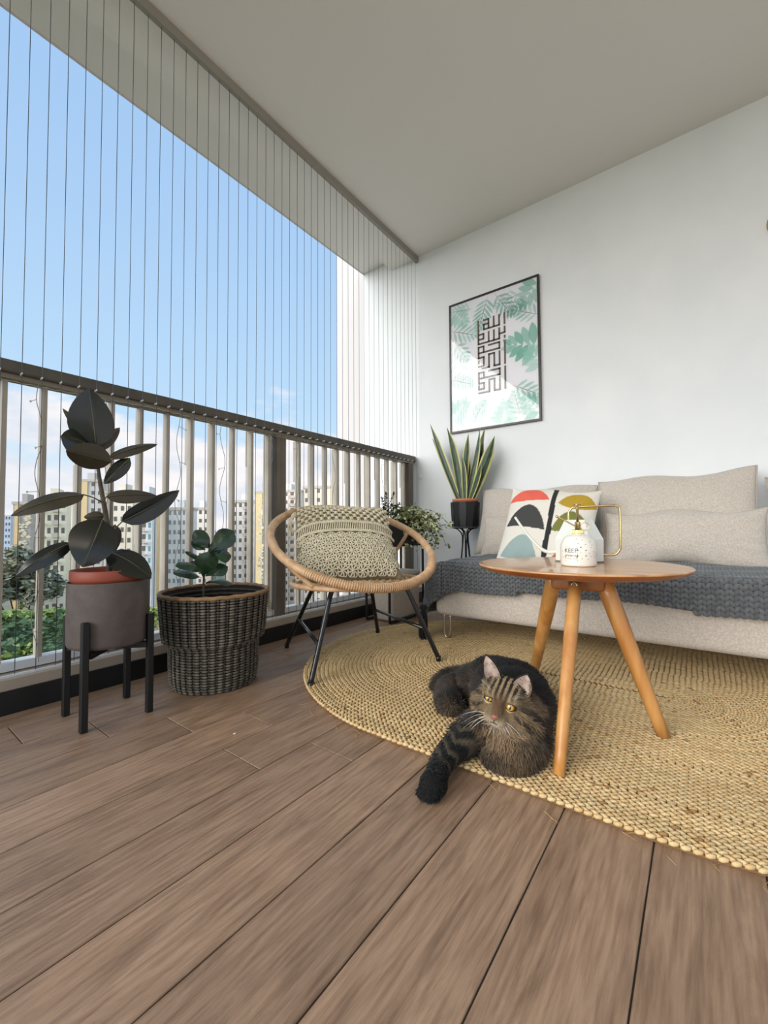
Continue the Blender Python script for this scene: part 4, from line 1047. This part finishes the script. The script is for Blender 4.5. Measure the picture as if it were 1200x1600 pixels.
for k in range(12):
    a = 2*PI*k/12; ribs.tube([(.087*math.cos(a), .087*math.sin(a), .004), (.0948*math.cos(a), .0948*math.sin(a), .163)], .0022, 5)
ribs.build('ribs', M_bpot, sk, kind='stuff')
sn = thing('snake_plant', 'upright snake plant with yellow-edged leaves in the black faceted pot', 'plant', (*SN, .573))
MB().lathe([(0, 0), (.070, 0), (.080, .150), (.0845, .152), (.0855, .165), (.082, .166), (.078, .14)], 36, capb=False).build('nursery_pot', mat('orange_plastic_rim', (206, 120, 82), .5), sn)
MB().lathe([(.078, .145), (0, .147)], 24, capb=False).build('soil', M_soil, sn)
M_sn = mat('snake_leaf', (40, 66, 44), .42, vcol='Col')
SO = np.array((*SN, .573)); sr_ = np.random.default_rng(8)
for b, bd, t, td, w, tw in [((717, 783), .0, (672, 662), .02, .046, .2), ((715, 783), .03, (675, 684), .06, .034, .0), ((721, 783), -.01, (698, 667), -.03, .062, .4), ((724, 783), .0, (732, 677), .0, .042, -.4),
                            ((728, 783), -.02, (750, 668), -.02, .046, .5), ((729, 783), .03, (758, 667), .05, .040, -.3), ((732, 783), .02, (756, 680), .04, .052, .3), ((735, 783), .0, (773, 681), -.02, .062, -.5),
                            ((727, 783), .02, (731, 708), .02, .036, .3), ((722, 783), .04, (707, 690), .07, .05, .4), ((733, 783), -.03, (752, 722), -.05, .034, .0), ((726, 783), -.04, (722, 712), -.05, .036, .3)]:
    Bp, Tp = at(*b, 0, SN[0]+bd), at(*t, 0, SN[0]+td)
    V, F, uv = leaf_geo(Bp, Tp, w*1.22, (-1, .1, .1), .03*math.sin(b[0]), .35, 18, 10, 'sword', twist=tw)
    cols = []
    for (u, tt) in uv:
        if abs(u) > .72: c_ = (196, 190, 116)
        else:
            k = .5+.5*math.sin(tt*60+6*math.sin(u*3+tt*9)); c_ = tuple(int(a+(b2-a)*k*.6) for a, b2 in zip((36, 58, 42), (96, 116, 84)))
        cols.append(lin(c_))
    mb = MB().add(V-SO, F); mb.c = [np.array(cols)]; mb.build('leaf', M_sn, sn)

# ------------------------------------------------------------------ trough planter, stand, storage box, trailing plant
TO = np.array((2.115, 1.51, 0))
ts2 = thing('planter_stand', 'black bent-tube stand carrying the trough planter in the corner', 'plant stand', tuple(TO))
for y in (-.085, .085):
    P = [(-.150, y, .446), (-.172, y, .440), (-.180, y, .42), (-.180, y, .05), (-.172, y, .018), (-.150, y, .010), (.150, y, .010), (.172, y, .018), (.180, y, .05), (.180, y, .42), (.172, y, .440), (.150, y, .446)]
    MB().tube(smooth_path(P, 4, closed=True), .0075, 10, closed=True).build('side_loop', M_stand, ts2)
for x in (-.14, .14): MB().tube([(x, -.085, .446), (x, .085, .446)], .0065, 8).build('cross_bar', M_stand, ts2)
tp = thing('trough_planter', 'black rectangular trough planter on the bent-tube stand', 'planter', (TO[0], TO[1], .455))
bm_ = MB(); x, y, h = .185, .088, .150
for b in ((-x, x, -y, -y+.006, 0, h), (-x, x, y-.006, y, 0, h), (-x, -x+.006, -y+.006, y-.006, 0, h), (x-.006, x, -y+.006, y-.006, 0, h)): MB().box(*b).build('side_panel', M_bpot, tp, smooth=False)
MB().box(-x+.006, x-.006, -y+.006, y-.006, 0, .006).build('bottom_panel', M_bpot, tp, smooth=False)
MB().add([(-x+.006, -y+.006, .13), (x-.006, -y+.006, .13), (x-.006, y-.006, .134), (-x+.006, y-.006, .13)], [(0, 1, 2, 3)]).build('soil', M_soil, tp, smooth=False)
M_boxf = mat('storage_box_fabric', (206, 196, 182), .85, col2=(192, 182, 168), ns=120)
sbx = thing('storage_box', 'low beige fabric storage box standing under the trough planter', 'box', (2.13, 1.51, 0))
bevel_box('box_body', M_boxf, -.155, .155, -.072, .072, .002, .25, .022, 4, sbx); bevel_box('lid', M_boxf, -.158, .158, -.074, .074, .25, .285, .014, 3, sbx)
M_var = mat('variegated_leaf', (140, 160, 100), .5, vcol='Col')
tv = thing('trailing_plant', 'bushy variegated cream and green trailing plant spilling over the trough planter', 'plant', (2.17, 1.40, .60))
TV = np.array((2.17, 1.40, .60)); lr = np.random.default_rng(3)
lms = []
for q in range(5):
    V, F, uv = leaf_geo((0, 0, 0), (.027, 0, -.002), .020, (0, 0, 1), .08, .3, 6, 4, 'heart')
    cs = []
    for u, t in uv:
        k = abs(u)+.3*math.sin(9*t+q*2+u*4)
        cs.append(lin([(92, 112, 64), (120, 136, 82), (78, 98, 56)][q % 3] if k < .55 else (218, 216, 164) if q != 3 else (150, 160, 96)))
    mb = MB().add(V, F); mb.c = [np.array(cs)]; o = mb.build('leaf', M_var, tv); lms.append(o.data); o.location = (lr.uniform(-.1, .1), -.05, .05)
vines = []
for k in range(30):
    a = lr.uniform(-1.5, 1.1); s0 = np.array((2.02+lr.uniform(0, .26), 1.45+lr.uniform(-.02, .08), .595))
    L = lr.uniform(.10, .24); out = np.array((lr.uniform(-.25, .7), -lr.uniform(.35, 1.0), 0)); out /= np.linalg.norm(out)
    dr = lr.uniform(.0, .22)
    P = smooth_path([s0, s0+out*L*.3+[0, 0, lr.uniform(.03, .09)], s0+out*L*.72+[0, 0, .04-dr*.35], s0+out*L+[0, 0, -dr*.85]], 5)
    MB().tube(P-TV, .0011, 4).build('vine', M_pet, tv)
    vines.append(P)
for k in range(285):
    P = vines[k % 30]; q = P[lr.integers(2, len(P))]; 
    o = link('leaf', lms[k % 5], tv); o.location = tuple(q-TV+lr.normal(size=3)*.010)
    o.rotation_euler = (lr.uniform(-.9, .9), lr.uniform(-.2, 1.1), lr.uniform(0, 6.28)); s_ = lr.uniform(.75, 1.3); o.scale = (s_, s_, s_)
mlf = MB()
for k in range(520):
    P = vines[k % 30]; q = P[lr.integers(0, len(P))]+lr.normal(size=3)*.016
    V, F, uv = leaf_geo((0, 0, 0), (.023, 0, -.002), .017, (0, 0, 1), .08, .3, 3, 2, 'oval')
    a, b = lr.uniform(0, 6.28), lr.uniform(-.3, 1.1); Rm = np.array(Matrix.Rotation(a, 3, 'Z') @ Matrix.Rotation(b, 3, 'Y') @ Matrix.Rotation(lr.uniform(-1, 1), 3, 'X'))
    c_ = lin([(86, 104, 58), (206, 206, 152), (122, 136, 84), (168, 176, 116)][k % 4]); mlf.add(V@Rm.T+q-TV, F, c_)
mlf.build('small_leaves', M_var, tv, kind='stuff')
jd = thing('small_shrub', 'small dark upright shrub growing at the left end of the trough planter', 'plant', (1.985, 1.525, .585))
JO = np.array((1.985, 1.525, .585)); M_jd = mat('dark_small_leaf', (26, 40, 34), .4, col2=(40, 58, 46), ns=60)
jm = None
for k, (px, py) in enumerate([(597, 778), (604, 772), (612, 790), (616, 772), (624, 788), (630, 800), (600, 795)]):
    T = at(px, py, 0, 1.985+.03*math.sin(k*2)); B = np.array((1.985+.01*math.cos(k), 1.525+.012*math.sin(k*3), .59))
    P = smooth_path([B, (B+T)/2+[.004, -.006, .01], T], 6); MB().tube(P-JO, .0016, 5).build('stem', M_stem, jd)
    for q in range(3, len(P)):
        for s in range(3):
            if jm is None:
                V, F, _ = leaf_geo((0, 0, 0), (.020, 0, .004), .0085, (0, 0, 1), .05, .3, 4, 2); o = MB().add(V, F).build('leaf', M_jd, jd); jm = o.data
            else: o = link('leaf', jm, jd)
            o.location = tuple(P[q]-JO); o.rotation_euler = (lr.uniform(-.6, .6), lr.uniform(-1.0, .3), q*2.4+s*2.1)
# ------------------------------------------------------------------ the cat
HC = np.array((.985, .388, .146))                    # centre of the skull
hf = np.array((-.975, -.16, .02)); hf /= np.linalg.norm(hf)
hu = np.array((0, 0, 1.0))+.27*np.array((.603, -.798, 0)); hu -= hf*(hu@hf); hu /= np.linalg.norm(hu)
hr = np.cross(hu, hf)                                # towards the right of the photo
HM = np.stack([hr, hu, hf], 1)                       # head local -> world
def H(a, b, c): return HC+HM@np.array((a, b, c))
HS = 1.06
CO = np.array((1.10, .45, 0))
cat = thing('cat', 'long-haired brown tabby cat lying on the rug edge with one foreleg stretched onto the floor', 'cat', tuple(CO))
body = MB()
def ell(c, r, ax=(1, 0, 0), n=(16, 10)):
    x = np.array(ax, float); x /= np.linalg.norm(x); y = np.cross((0, 0, 1.0), x); y /= np.linalg.norm(y); z = np.cross(x, y)
    body.blob(c, *r, M=np.stack([x, y, z], 1), nu=n[0], nv=n[1])
def hell(a, b, c, ra, rb, rc): body.blob(H(a*HS, b*HS, c*HS), ra*HS, rb*HS, rc*HS, M=HM, nu=16, nv=10)
def limb(pts, rs):
    P = smooth_path(pts, 4); R = np.interp(np.linspace(0, 1, len(P)), np.linspace(0, 1, len(rs)), rs)
    for p, r_ in zip(P, R): body.blob(p, r_, r_, r_*.95, nu=14, nv=8)
ax_ = (.9, .38, 0)
ell((1.035, .380, .078), (.095, .082, .072), ax_); ell((1.12, .410, .086), (.115, .098, .082), ax_)
ell((1.20, .455, .084), (.105, .105, .080), ax_); ell((1.265, .520, .074), (.085, .095, .070), ax_)
ell((1.245, .585, .060), (.085, .055, .052), (.8, .6, 0))                         # thigh thrown out to the left
limb([(1.26, .625, .050), (1.20, .648, .044), (1.145, .625, .040), (1.112, .600, .040)], [.040, .036, .033, .036])
limb([(1.30, .56, .06), (1.345, .63, .045), (1.30, .70, .040), (1.235, .705, .036)], [.034, .032, .030, .024])   # tail curled round
ell((.995, .372, .088), (.062, .070, .066), ax_); ell((.998, .392, .120), (.050, .052, .050), ax_)               # chest, neck
ell((.965, .352, .052), (.052, .060, .044), ax_)
limb([(1.02, .335, .05), (.975, .324, .038), (.938, .338, .033), (.922, .366, .031), (.925, .392, .031)], [.042, .033, .028, .026, .024])    # folded foreleg
limb([(1.00, .425, .070), (.945, .452, .056), (.890, .470, .043), (.835, .473, .033), (.790, .462, .027), (.768, .455, .025)], [.048, .041, .032, .025, .024, .029])
for k, (dx, dy) in enumerate([(-.026, .014), (-.031, .003), (-.028, -.009), (-.020, -.018)]): body.blob((.768+dx, .455+dy, .018), .013, .0095, .013, nu=12, nv=8)
hell(0, .000, -.004, .050, .041, .052); hell(0, -.026, .040, .023, .018, .022); hell(0, -.042, .034, .014, .010, .014)
for s in (-1, 1):
    hell(s*.029, -.017, .012, .026, .027, .030); hell(s*.012, -.028, .050, .0135, .012, .013); hell(s*.022, .016, .030, .020, .014, .018)
for t in np.linspace(0, 1, 6): hell(0, .016-.034*t, .040+.019*t, .0115, .011, .011)
tmp = body.build('tmp', M_soil)
rm = tmp.modifiers.new('r', 'REMESH'); rm.mode = 'VOXEL'; rm.voxel_size = .0042
sm_ = tmp.modifiers.new('s', 'SMOOTH'); sm_.factor = .5; sm_.iterations = 4
bpy.context.view_layer.update(); dg = bpy.context.evaluated_depsgraph_get()
bme = bpy.data.meshes.new_from_object(tmp.evaluated_get(dg)); old = tmp.data; bpy.data.objects.remove(tmp); bpy.data.meshes.remove(old)
nv_ = len(bme.vertices); co = np.zeros(nv_*3); bme.vertices.foreach_get('co', co); co = co.reshape(-1, 3)
no = np.zeros(nv_*3); bme.vertices.foreach_get('normal', no); no = no.reshape(-1, 3)
co[:, 2] = np.where(co[:, 0] < .865, np.maximum(co[:, 2], .001), np.maximum(co[:, 2], .012))
crng = np.random.default_rng(17)
def sstep(a, b, x): t = np.clip((x-a)/(b-a), 0, 1); return t*t*(3-2*t)
def L_(c): return np.array(lin(c))
def fur_colour(P):
    n = len(P); q = (P-HC)@HM/HS; a, b, c = q[:, 0], q[:, 1], q[:, 2]; aa = np.abs(a)
    rr_ = np.sqrt((a/1.1)**2+b**2+(c*.9)**2)
    C = np.tile(L_((52, 45, 38)), (n, 1))
    def mix(m, col): nonlocal C; C = C*(1-m[:, None])+L_(col)*m[:, None]
    x, y, z = P.T
    # body: dark back, mackerel bands on the flank
    s = (x-1.0)*.9+(y-.4)*.38; band = .5+.5*np.sin(s*95+z*30)
    mix(.55*band*sstep(.13, .05, z), (104, 88, 68)); mix(sstep(.105, .15, z), (30, 30, 30))
    # chest and ruff
    fc = np.exp(-(((x-.945)/.05)**2+((y-.375)/.055)**2+((z-.092)/.035)**2)); mix(np.clip(fc*1.1, 0, .9), (150, 124, 94))
    fl_ = np.exp(-(((x-.95)/.05)**2+((y-.335)/.035)**2+((z-.04)/.025)**2)); mix(np.clip(fl_*1.0, 0, .75), (112, 90, 64))
    hp = np.exp(-(((x-1.17)/.03)**2+((y-.615)/.025)**2+((z-.07)/.02)**2)); mix(.7*np.clip(hp, 0, 1), (164, 138, 118))
    # stretched foreleg: dark with paler rings, black paw
    leg = sstep(.945, .915, x)*sstep(.41, .435, y); mix(leg, (34, 33, 31)); mix(leg*sstep(.1, .8, np.sin((x-.02*np.abs(y-.46)/.02)*210))*sstep(.800, .83, x)*.75, (112, 100, 80)); mix(sstep(.80, .785, x), (26, 26, 26))
    hd = sstep(.085, .068, rr_)*sstep(-.052, -.040, b)*(c > -.075)
    Hc = np.tile(L_((126, 104, 76)), (n, 1))
    def hm(m, col): nonlocal Hc; Hc = Hc*(1-m[:, None])+L_(col)*m[:, None]
    hm(sstep(.010, .030, b)*sstep(.03, -.005, c), (36, 34, 30))
    fore = sstep(.010, .018, b)*sstep(.034, .026, aa); hm(fore, (178, 154, 118)); hm(fore*(np.cos(a*2*PI/.0118) > -.1), (30, 28, 26))
    side = sstep(.030, .036, aa); hm(side*(np.sin((b+.45*aa)*2*PI/.019) > .25)*.95, (38, 34, 30))
    hm(np.exp(-((aa-.0235)**2+(b-.006)**2)/.017**2)*(c > 0)*.75, (178, 156, 122))
    hm(np.exp(-((aa/.011)**2+((b-.004)/.020)**2))*(c > .02), (116, 84, 62)); hm(np.exp(-(((aa-.010)/.005)**2+((b-.012)/.010)**2))*(c > .02)*.6, (52, 42, 34))
    hm(np.exp(-((aa/.026)**2+((b+.033)/.011)**2))*(c > .03)*.95, (204, 184, 156)); hm(np.exp(-((aa/.016)**2+((b+.045)/.008)**2))*(c > .015)*.95, (214, 200, 180))
    hm(sstep(-.018, -.040, b)*sstep(.02, .035, aa)*.6, (156, 132, 102))
    cl = np.sin(x*310+y*120+4*np.sin(z*90))*np.sin(y*260-z*170+3*np.sin(x*110)); mix(np.clip(cl*1.6, 0, 1)*.72*(x > .93)*(1-leg), (30, 27, 24))
    Hc = Hc*.84; C = C*(1-hd[:, None])+Hc*hd[:, None]
    return C
def fur_len(P):
    q = (P-HC)@HM/HS; a, b, c = q[:, 0], q[:, 1], q[:, 2]; x, y, z = P.T
    L = np.full(len(P), .020)
    L = np.where(z > .12, .016, L); leg = (x < .93) & (y > .41); L = np.where(leg, .009, L); L = np.where(x < .80, .006, L)
    L = np.where((x < .99) & ~leg & (z < .13), .026, L); L = np.where((x < .99) & (z < .055) & ~leg, .014, L)
    L = np.where((x > 1.09) & (y > .55), .022, L)
    rr_ = np.linalg.norm(q, axis=1); face = (rr_ < .082) & (b > -.046) & (c > -.03)
    lf = .0030+.010*sstep(.028, .048, np.abs(a))+.006*sstep(.03, .0, c)*(b > 0)
    L = np.where(face, lf, L); L = np.where((rr_ < .085) & (np.abs(a) > .038) & (b < .0), .024, L)
    return L
bme.vertices.foreach_set('co', (co-CO).ravel())
ca_ = bme.color_attributes.new('Col', 'FLOAT_COLOR', 'POINT'); vc = fur_colour(co)
ca_.data.foreach_set('color', np.c_[vc*.75, np.ones(nv_)].astype(np.float32).ravel())
M_fur = mat('tabby_fur', (60, 50, 40), .75, vcol='Col', sheen=.15, spec=.25); M_skin = mat('tabby_undercoat', (60, 50, 40), .9, vcol='Col', spec=.1)
bme.materials.clear(); bme.materials.append(M_skin); bme.polygons.foreach_set('use_smooth', [True]*len(bme.polygons)); bme.update()
link('body', bme, cat)
# fur strands
bme.calc_loop_triangles(); nt_ = len(bme.loop_triangles); tv_ = np.zeros(nt_*3, int); bme.loop_triangles.foreach_get('vertices', tv_); tv_ = tv_.reshape(-1, 3)
A, B_, C_ = co[tv_[:, 0]], co[tv_[:, 1]], co[tv_[:, 2]]; ar = np.linalg.norm(np.cross(B_-A, C_-A), axis=1)
cen = (A+B_+C_)/3; wgt = ar*(1+1.6*(np.linalg.norm(cen-HC, axis=1) < .09))
NH = 95000; ti = crng.choice(nt_, NH, p=wgt/wgt.sum()); u_ = crng.random((NH, 2)); fl2 = u_.sum(1) > 1; u_[fl2] = 1-u_[fl2]
P = A[ti]+(B_[ti]-A[ti])*u_[:, :1]+(C_[ti]-A[ti])*u_[:, 1:]; N = no[tv_[ti]].mean(1); N /= np.linalg.norm(N, axis=1)[:, None]+1e-9
q = (P-HC)@HM/HS
# growing direction: outwards from the nose on the head, down the chest, backwards along the body, towards the paw on the leg
flow = np.tile(np.array((.80, .36, -.35)), (NH, 1))
chest = (P[:, 0] < 1.0); flow[chest] = (-.25, -.10, -1.0)
legm = (P[:, 0] < .95) & (P[:, 1] > .41) & (P[:, 2] < .10); flow[legm] = (-1, .1, -.2)
hind = (P[:, 0] > 1.09) & (P[:, 1] > .57); flow[hind] = (-.5, .7, -.3)
hd = (np.linalg.norm(q, axis=1) < .088) & (q[:, 1] > -.05); dl = q-np.array((0, -.018, .062)); dl[:, 2] *= 1.3; flow[hd] = (dl@HM.T)[hd]
ruff = hd & (np.abs(q[:, 0]) > .034) & (q[:, 1] < .012); flow[ruff] = (np.stack([np.sign(q[:, 0])*1.0, np.full(NH, -.75), np.full(NH, -.1)], 1)@HM.T)[ruff]
flow /= np.linalg.norm(flow, axis=1)[:, None]; Tn = flow-N*np.sum(flow*N, 1)[:, None]; Tn /= np.linalg.norm(Tn, axis=1)[:, None]+1e-6
D = Tn*.85+N*.42+crng.normal(size=(NH, 3))*.20; D /= np.linalg.norm(D, axis=1)[:, None]
Lh = fur_len(P)*crng.uniform(.65, 1.3, NH)
# keep the eyes, nose and mouth clear
def near(a, b, r_): return (np.hypot(q[:, 0]-a, q[:, 1]-b) < r_) & (q[:, 2] > .01)
eyem = near(-.0235, .006, .0125) | near(.0235, .006, .0125) | near(0, -.019, .0060)
keep = ~eyem; P, N, D, Lh, Tn = P[keep], N[keep], D[keep], Lh[keep], Tn[keep]; NH = len(P)
S = np.cross(D, N); S /= np.linalg.norm(S, axis=1)[:, None]+1e-9; wd = (.00055+.011*Lh**1.0*.045)[:, None]*1.0
wd = np.clip(.00042+.016*Lh[:, None], .0004, .0008)
p0 = P-N*.0006; p1 = P+D*Lh[:, None]*.55+N*Lh[:, None]*.04; p2 = P+D*Lh[:, None]*.97-N*Lh[:, None]*.10
flr = np.where(P[:, 0] < .865, .0015, .014); p1[:, 2] = np.maximum(p1[:, 2], flr); p2[:, 2] = np.maximum(p2[:, 2], flr)
Vf = np.stack([p0-S*wd, p0+S*wd, p1+S*wd*.85, p1-S*wd*.85, p2], 1).reshape(-1, 3)
fcen = (np.linalg.norm((P-HC), axis=1) < .078)[:, None]; rv = crng.uniform(.60, 1.45, (NH, 1)); fcol = fur_colour(P)*np.where(fcen, .82+.36*(rv-.6)/.85, rv); tipc = fcol*crng.uniform(.9, 1.5, (NH, 1))
Cf = np.stack([fcol*.6, fcol*.6, fcol, fcol, tipc], 1).reshape(-1, 3)
fm = bpy.data.meshes.new('fur'); i0 = np.arange(NH)*5
loops = np.stack([i0, i0+1, i0+2, i0+3, i0+3, i0+2, i0+4], 1).ravel()
starts = np.stack([np.arange(NH)*7, np.arange(NH)*7+4], 1).ravel()
fm.vertices.add(NH*5); fm.vertices.foreach_set('co', (Vf-CO).ravel()); fm.loops.add(NH*7); fm.loops.foreach_set('vertex_index', loops.astype(np.int32))
fm.polygons.add(NH*2); fm.polygons.foreach_set('loop_start', starts.astype(np.int32)); fm.update(calc_edges=True)
ca_ = fm.color_attributes.new('Col', 'FLOAT_COLOR', 'POINT'); ca_.data.foreach_set('color', np.c_[Cf, np.ones(len(Cf))].astype(np.float32).ravel())
fm.materials.append(M_fur); fm.polygons.foreach_set('use_smooth', [True]*len(fm.polygons)); link('fur', fm, cat, kind='stuff', label='long dark tabby fur with paler ruff')
# eyes
M_lid = mat('eye_rim', (28, 22, 18), .4); M_pale = mat('pale_eye_fur', (196, 174, 138), .8)
M_eye = bpy.data.materials.new('amber_eye'); M_eye.use_nodes = True
b_ = M_eye.node_tree.nodes['Principled BSDF']; b_.inputs['Roughness'].default_value = .08; b_.inputs['Coat Weight'].default_value = 1
va = M_eye.node_tree.nodes.new('ShaderNodeVertexColor'); va.layer_name = 'Col'; M_eye.node_tree.links.new(va.outputs[0], b_.inputs['Base Color'])
for s in (-1, 1):
    e = H(s*.0235*HS, .005*HS, .0385*HS); gz = np.array((-.90, -.30, .30)); gz = gz/np.linalg.norm(gz)
    v, f = blob_geo(28, 20); lc = v*.0112*HS; ang = v@gz if False else (v@np.array((0, 0, 1)))
    zq = hf*.8+gz*.5; zq /= np.linalg.norm(zq); xq = np.cross(hu, zq); xq /= np.linalg.norm(xq); yq = np.cross(zq, xq)
    Mq = np.stack([xq, yq, zq], 1); th_ = np.arccos(np.clip(v[:, 2], -1, 1)); pxv = v[:, 0]
    cols = np.tile(L_((206, 160, 66)), (len(v), 1)); cols[th_ > .62] = L_((150, 104, 36)); cols[th_ > .86] = L_((30, 24, 18))
    pup = (np.abs(v[:, 0]) < .16) & (np.abs(v[:, 1]) < .34) & (v[:, 2] > 0); cols[pup] = L_((14, 12, 10))
    mb = MB(); mb.add(lc@Mq.T+e-CO, f); mb.c = [cols]; mb.build('eye', M_eye, cat, label='amber eye')
    # lids: almond-shaped dark rim with pale fur around, the left eye half closed
    op_t, op_b = (.30, .42) if s < 0 else (.62, .58)
    for which, opn in ((1, op_t), (-1, op_b)):
        R0 = .01165*HS; vv = []; m_ = 14; kk = 5
        for i in range(m_+1):
            azi = -PI/2+PI*i/m_
            for j in range(kk+1):
                lim = opn*math.cos(azi)+.02; el_ = (lim+(1.35-lim)*j/kk)*which
                d_ = np.array((math.sin(azi)*math.cos(el_), math.sin(el_), math.cos(azi)*math.cos(el_))); vv.append(e-CO+Mq@(d_*(R0+.0004*j)))
        MB().add(vv, [(i*(kk+1)+j, (i+1)*(kk+1)+j, (i+1)*(kk+1)+j+1, i*(kk+1)+j+1) for i in range(m_) for j in range(kk)]).build('eyelid', M_pale if which < 0 else mat('upper_lid', (110, 92, 70), .8), cat)
        ln = [e-CO+Mq@(np.array((math.sin(z_)*math.cos(opn*math.cos(z_)*which), math.sin((opn*math.cos(z_)+.02)*which), math.cos(z_)*math.cos(opn*math.cos(z_))))*(R0+.0003)) for z_ in np.linspace(-1.45, 1.45, 15)]
        MB().tube(ln, [.0004]+[.0009]*13+[.0004], 6).build('eye_rim', M_lid, cat)
# nose and mouth
nb = MB(); nb.blob(H(0, -.0180*HS, .0650*HS)-CO, .0078, .0052, .0055, M=HM, nu=12, nv=8); nb.blob(H(0, -.0220*HS, .0655*HS)-CO, .0030, .0035, .0032, M=HM, nu=10, nv=6)
nb.build('nose', mat('brick_nose', (150, 92, 78), .45), cat, label='brick pink nose')
MB().tube([H(0, -.0225*HS, .0675*HS)-CO, H(0, -.0305*HS, .0665*HS)-CO], .0007, 5).build('philtrum', M_lid, cat)
for s in (-1, 1): MB().tube(smooth_path([H(0, -.0305*HS, .0665*HS)-CO, H(s*.007, -.0365, .0640)-CO, H(s*.016, -.0365, .0575)-CO, H(s*.023, -.033, .050)-CO], 4), .0007, 5).build('mouth_line', M_lid, cat)
# ears: shells with pink-grey lining
M_earo = mat('ear_back_fur', (60, 52, 42), .85, col2=(34, 31, 28), ns=60); M_eari = mat('ear_lining', (204, 186, 174), .75, col2=(172, 146, 134), ns=40, bump=.3)
def ear(base, tip, w, face, deep, tilt):
    base, tip, face = [np.array(v, float) for v in (base, tip, face)]; up_ = tip-base; L = np.linalg.norm(up_); up_ /= L
    face -= up_*(face@up_); face /= np.linalg.norm(face); sdv = np.cross(up_, face); m_, k_ = 12, 14
    for nm, m2, off in (('ear', M_earo, -.0018), ('ear_lining', M_eari, .0008)):
        vv = []
        for i in range(k_+1):
            t = i/k_; wt = w/2*(1-t**2.1)**.75*(1+.10*math.sin(PI*t))
            if nm != 'ear': wt *= .86
            for j in range(m_+1):
                u = -1+2*j/m_; p = base+up_*(L*t*(1 if nm == 'ear' else .93))+sdv*(u*wt+tilt*w*t*t)-face*(deep*(1-u*u)*(1-t)**.7*1.0)+face*off
                vv.append(HC+HM@(p*HS)-CO)
        F2 = [(i*(m_+1)+j, i*(m_+1)+j+1, (i+1)*(m_+1)+j+1, (i+1)*(m_+1)+j) for i in range(k_) for j in range(m_)]
        o = MB().add(vv, F2).build(nm, m2, cat if nm == 'ear' else eo, label='pinkish ear lining' if nm != 'ear' else None)
        if nm == 'ear': eo = o
    # tufts along the inner edge
    tf = MB(); sgn = 1 if base[0] < 0 else -1
    for i in range(90):
        t = crng.uniform(.02, .7); wt = w/2*(1-t**1.7)**.8; u = (-.95 if crng.random() < .7 else .9)*(-1 if base[0] > 0 else 1)*1.0
        p = base+up_*(L*t)+sdv*(u*wt*.98+tilt*w*t*t)+face*.001; d_ = -sdv*u*crng.uniform(.2, .9)+face*.5+up_*crng.uniform(-.3, .5); d_ /= np.linalg.norm(d_); l = crng.uniform(.010, .022)
        a_ = HC+HM@(p*HS)-CO; z_ = HC+HM@((p+d_*l)*HS)-CO; tf.tube([a_, (a_*.5+z_*.5)+[0, 0, .001], z_], [.00045, .0004, .0001], 3)
    tf.build('ear_tufts', mat('ear_tuft_fur', (198, 178, 156), .8), eo, kind='stuff')
ear((-.027, .028, -.004), (-.062, .079, -.010), .042, (-.30, .1, 1), .012, .0)
ear((.031, .024, -.004), (.037, .071, -.008), .048, (.25, .1, 1), .013, .0)
# whiskers
wm = mat('whisker', (236, 228, 214), .4)
for s in (-1, 1):
    for k in range(8):
        a0 = H(s*(.015+.002*(k % 3)), (-.026-.0035*(k//3)), .055); out = HM@np.array((s*(1.0), -.50-.14*k+(.3 if k < 2 else 0), .15-.1*(k % 3))); out /= np.linalg.norm(out); l = .055+.008*(k % 4)
        MB().tube(smooth_path([a0-CO, a0+out*l*.5+[0, 0, .003]-CO, a0+out*l+[0, 0, -.008]-CO], 4), list(np.linspace(.00030, .00010, 9)), 4).build('whisker', wm, cat)
for s in (-1, 1):
    for k in range(3):
        a0 = H(s*.022, .020, .044); out = HM@np.array((s*(.4+.25*k), 1.0, .4)); out /= np.linalg.norm(out)
        MB().tube([a0-CO, a0+out*.018-CO, a0+out*.034+HM@np.array((s*.006, -.002, 0))-CO], [.0003, .00025, .0001], 3).build('brow_whisker', wm, cat)
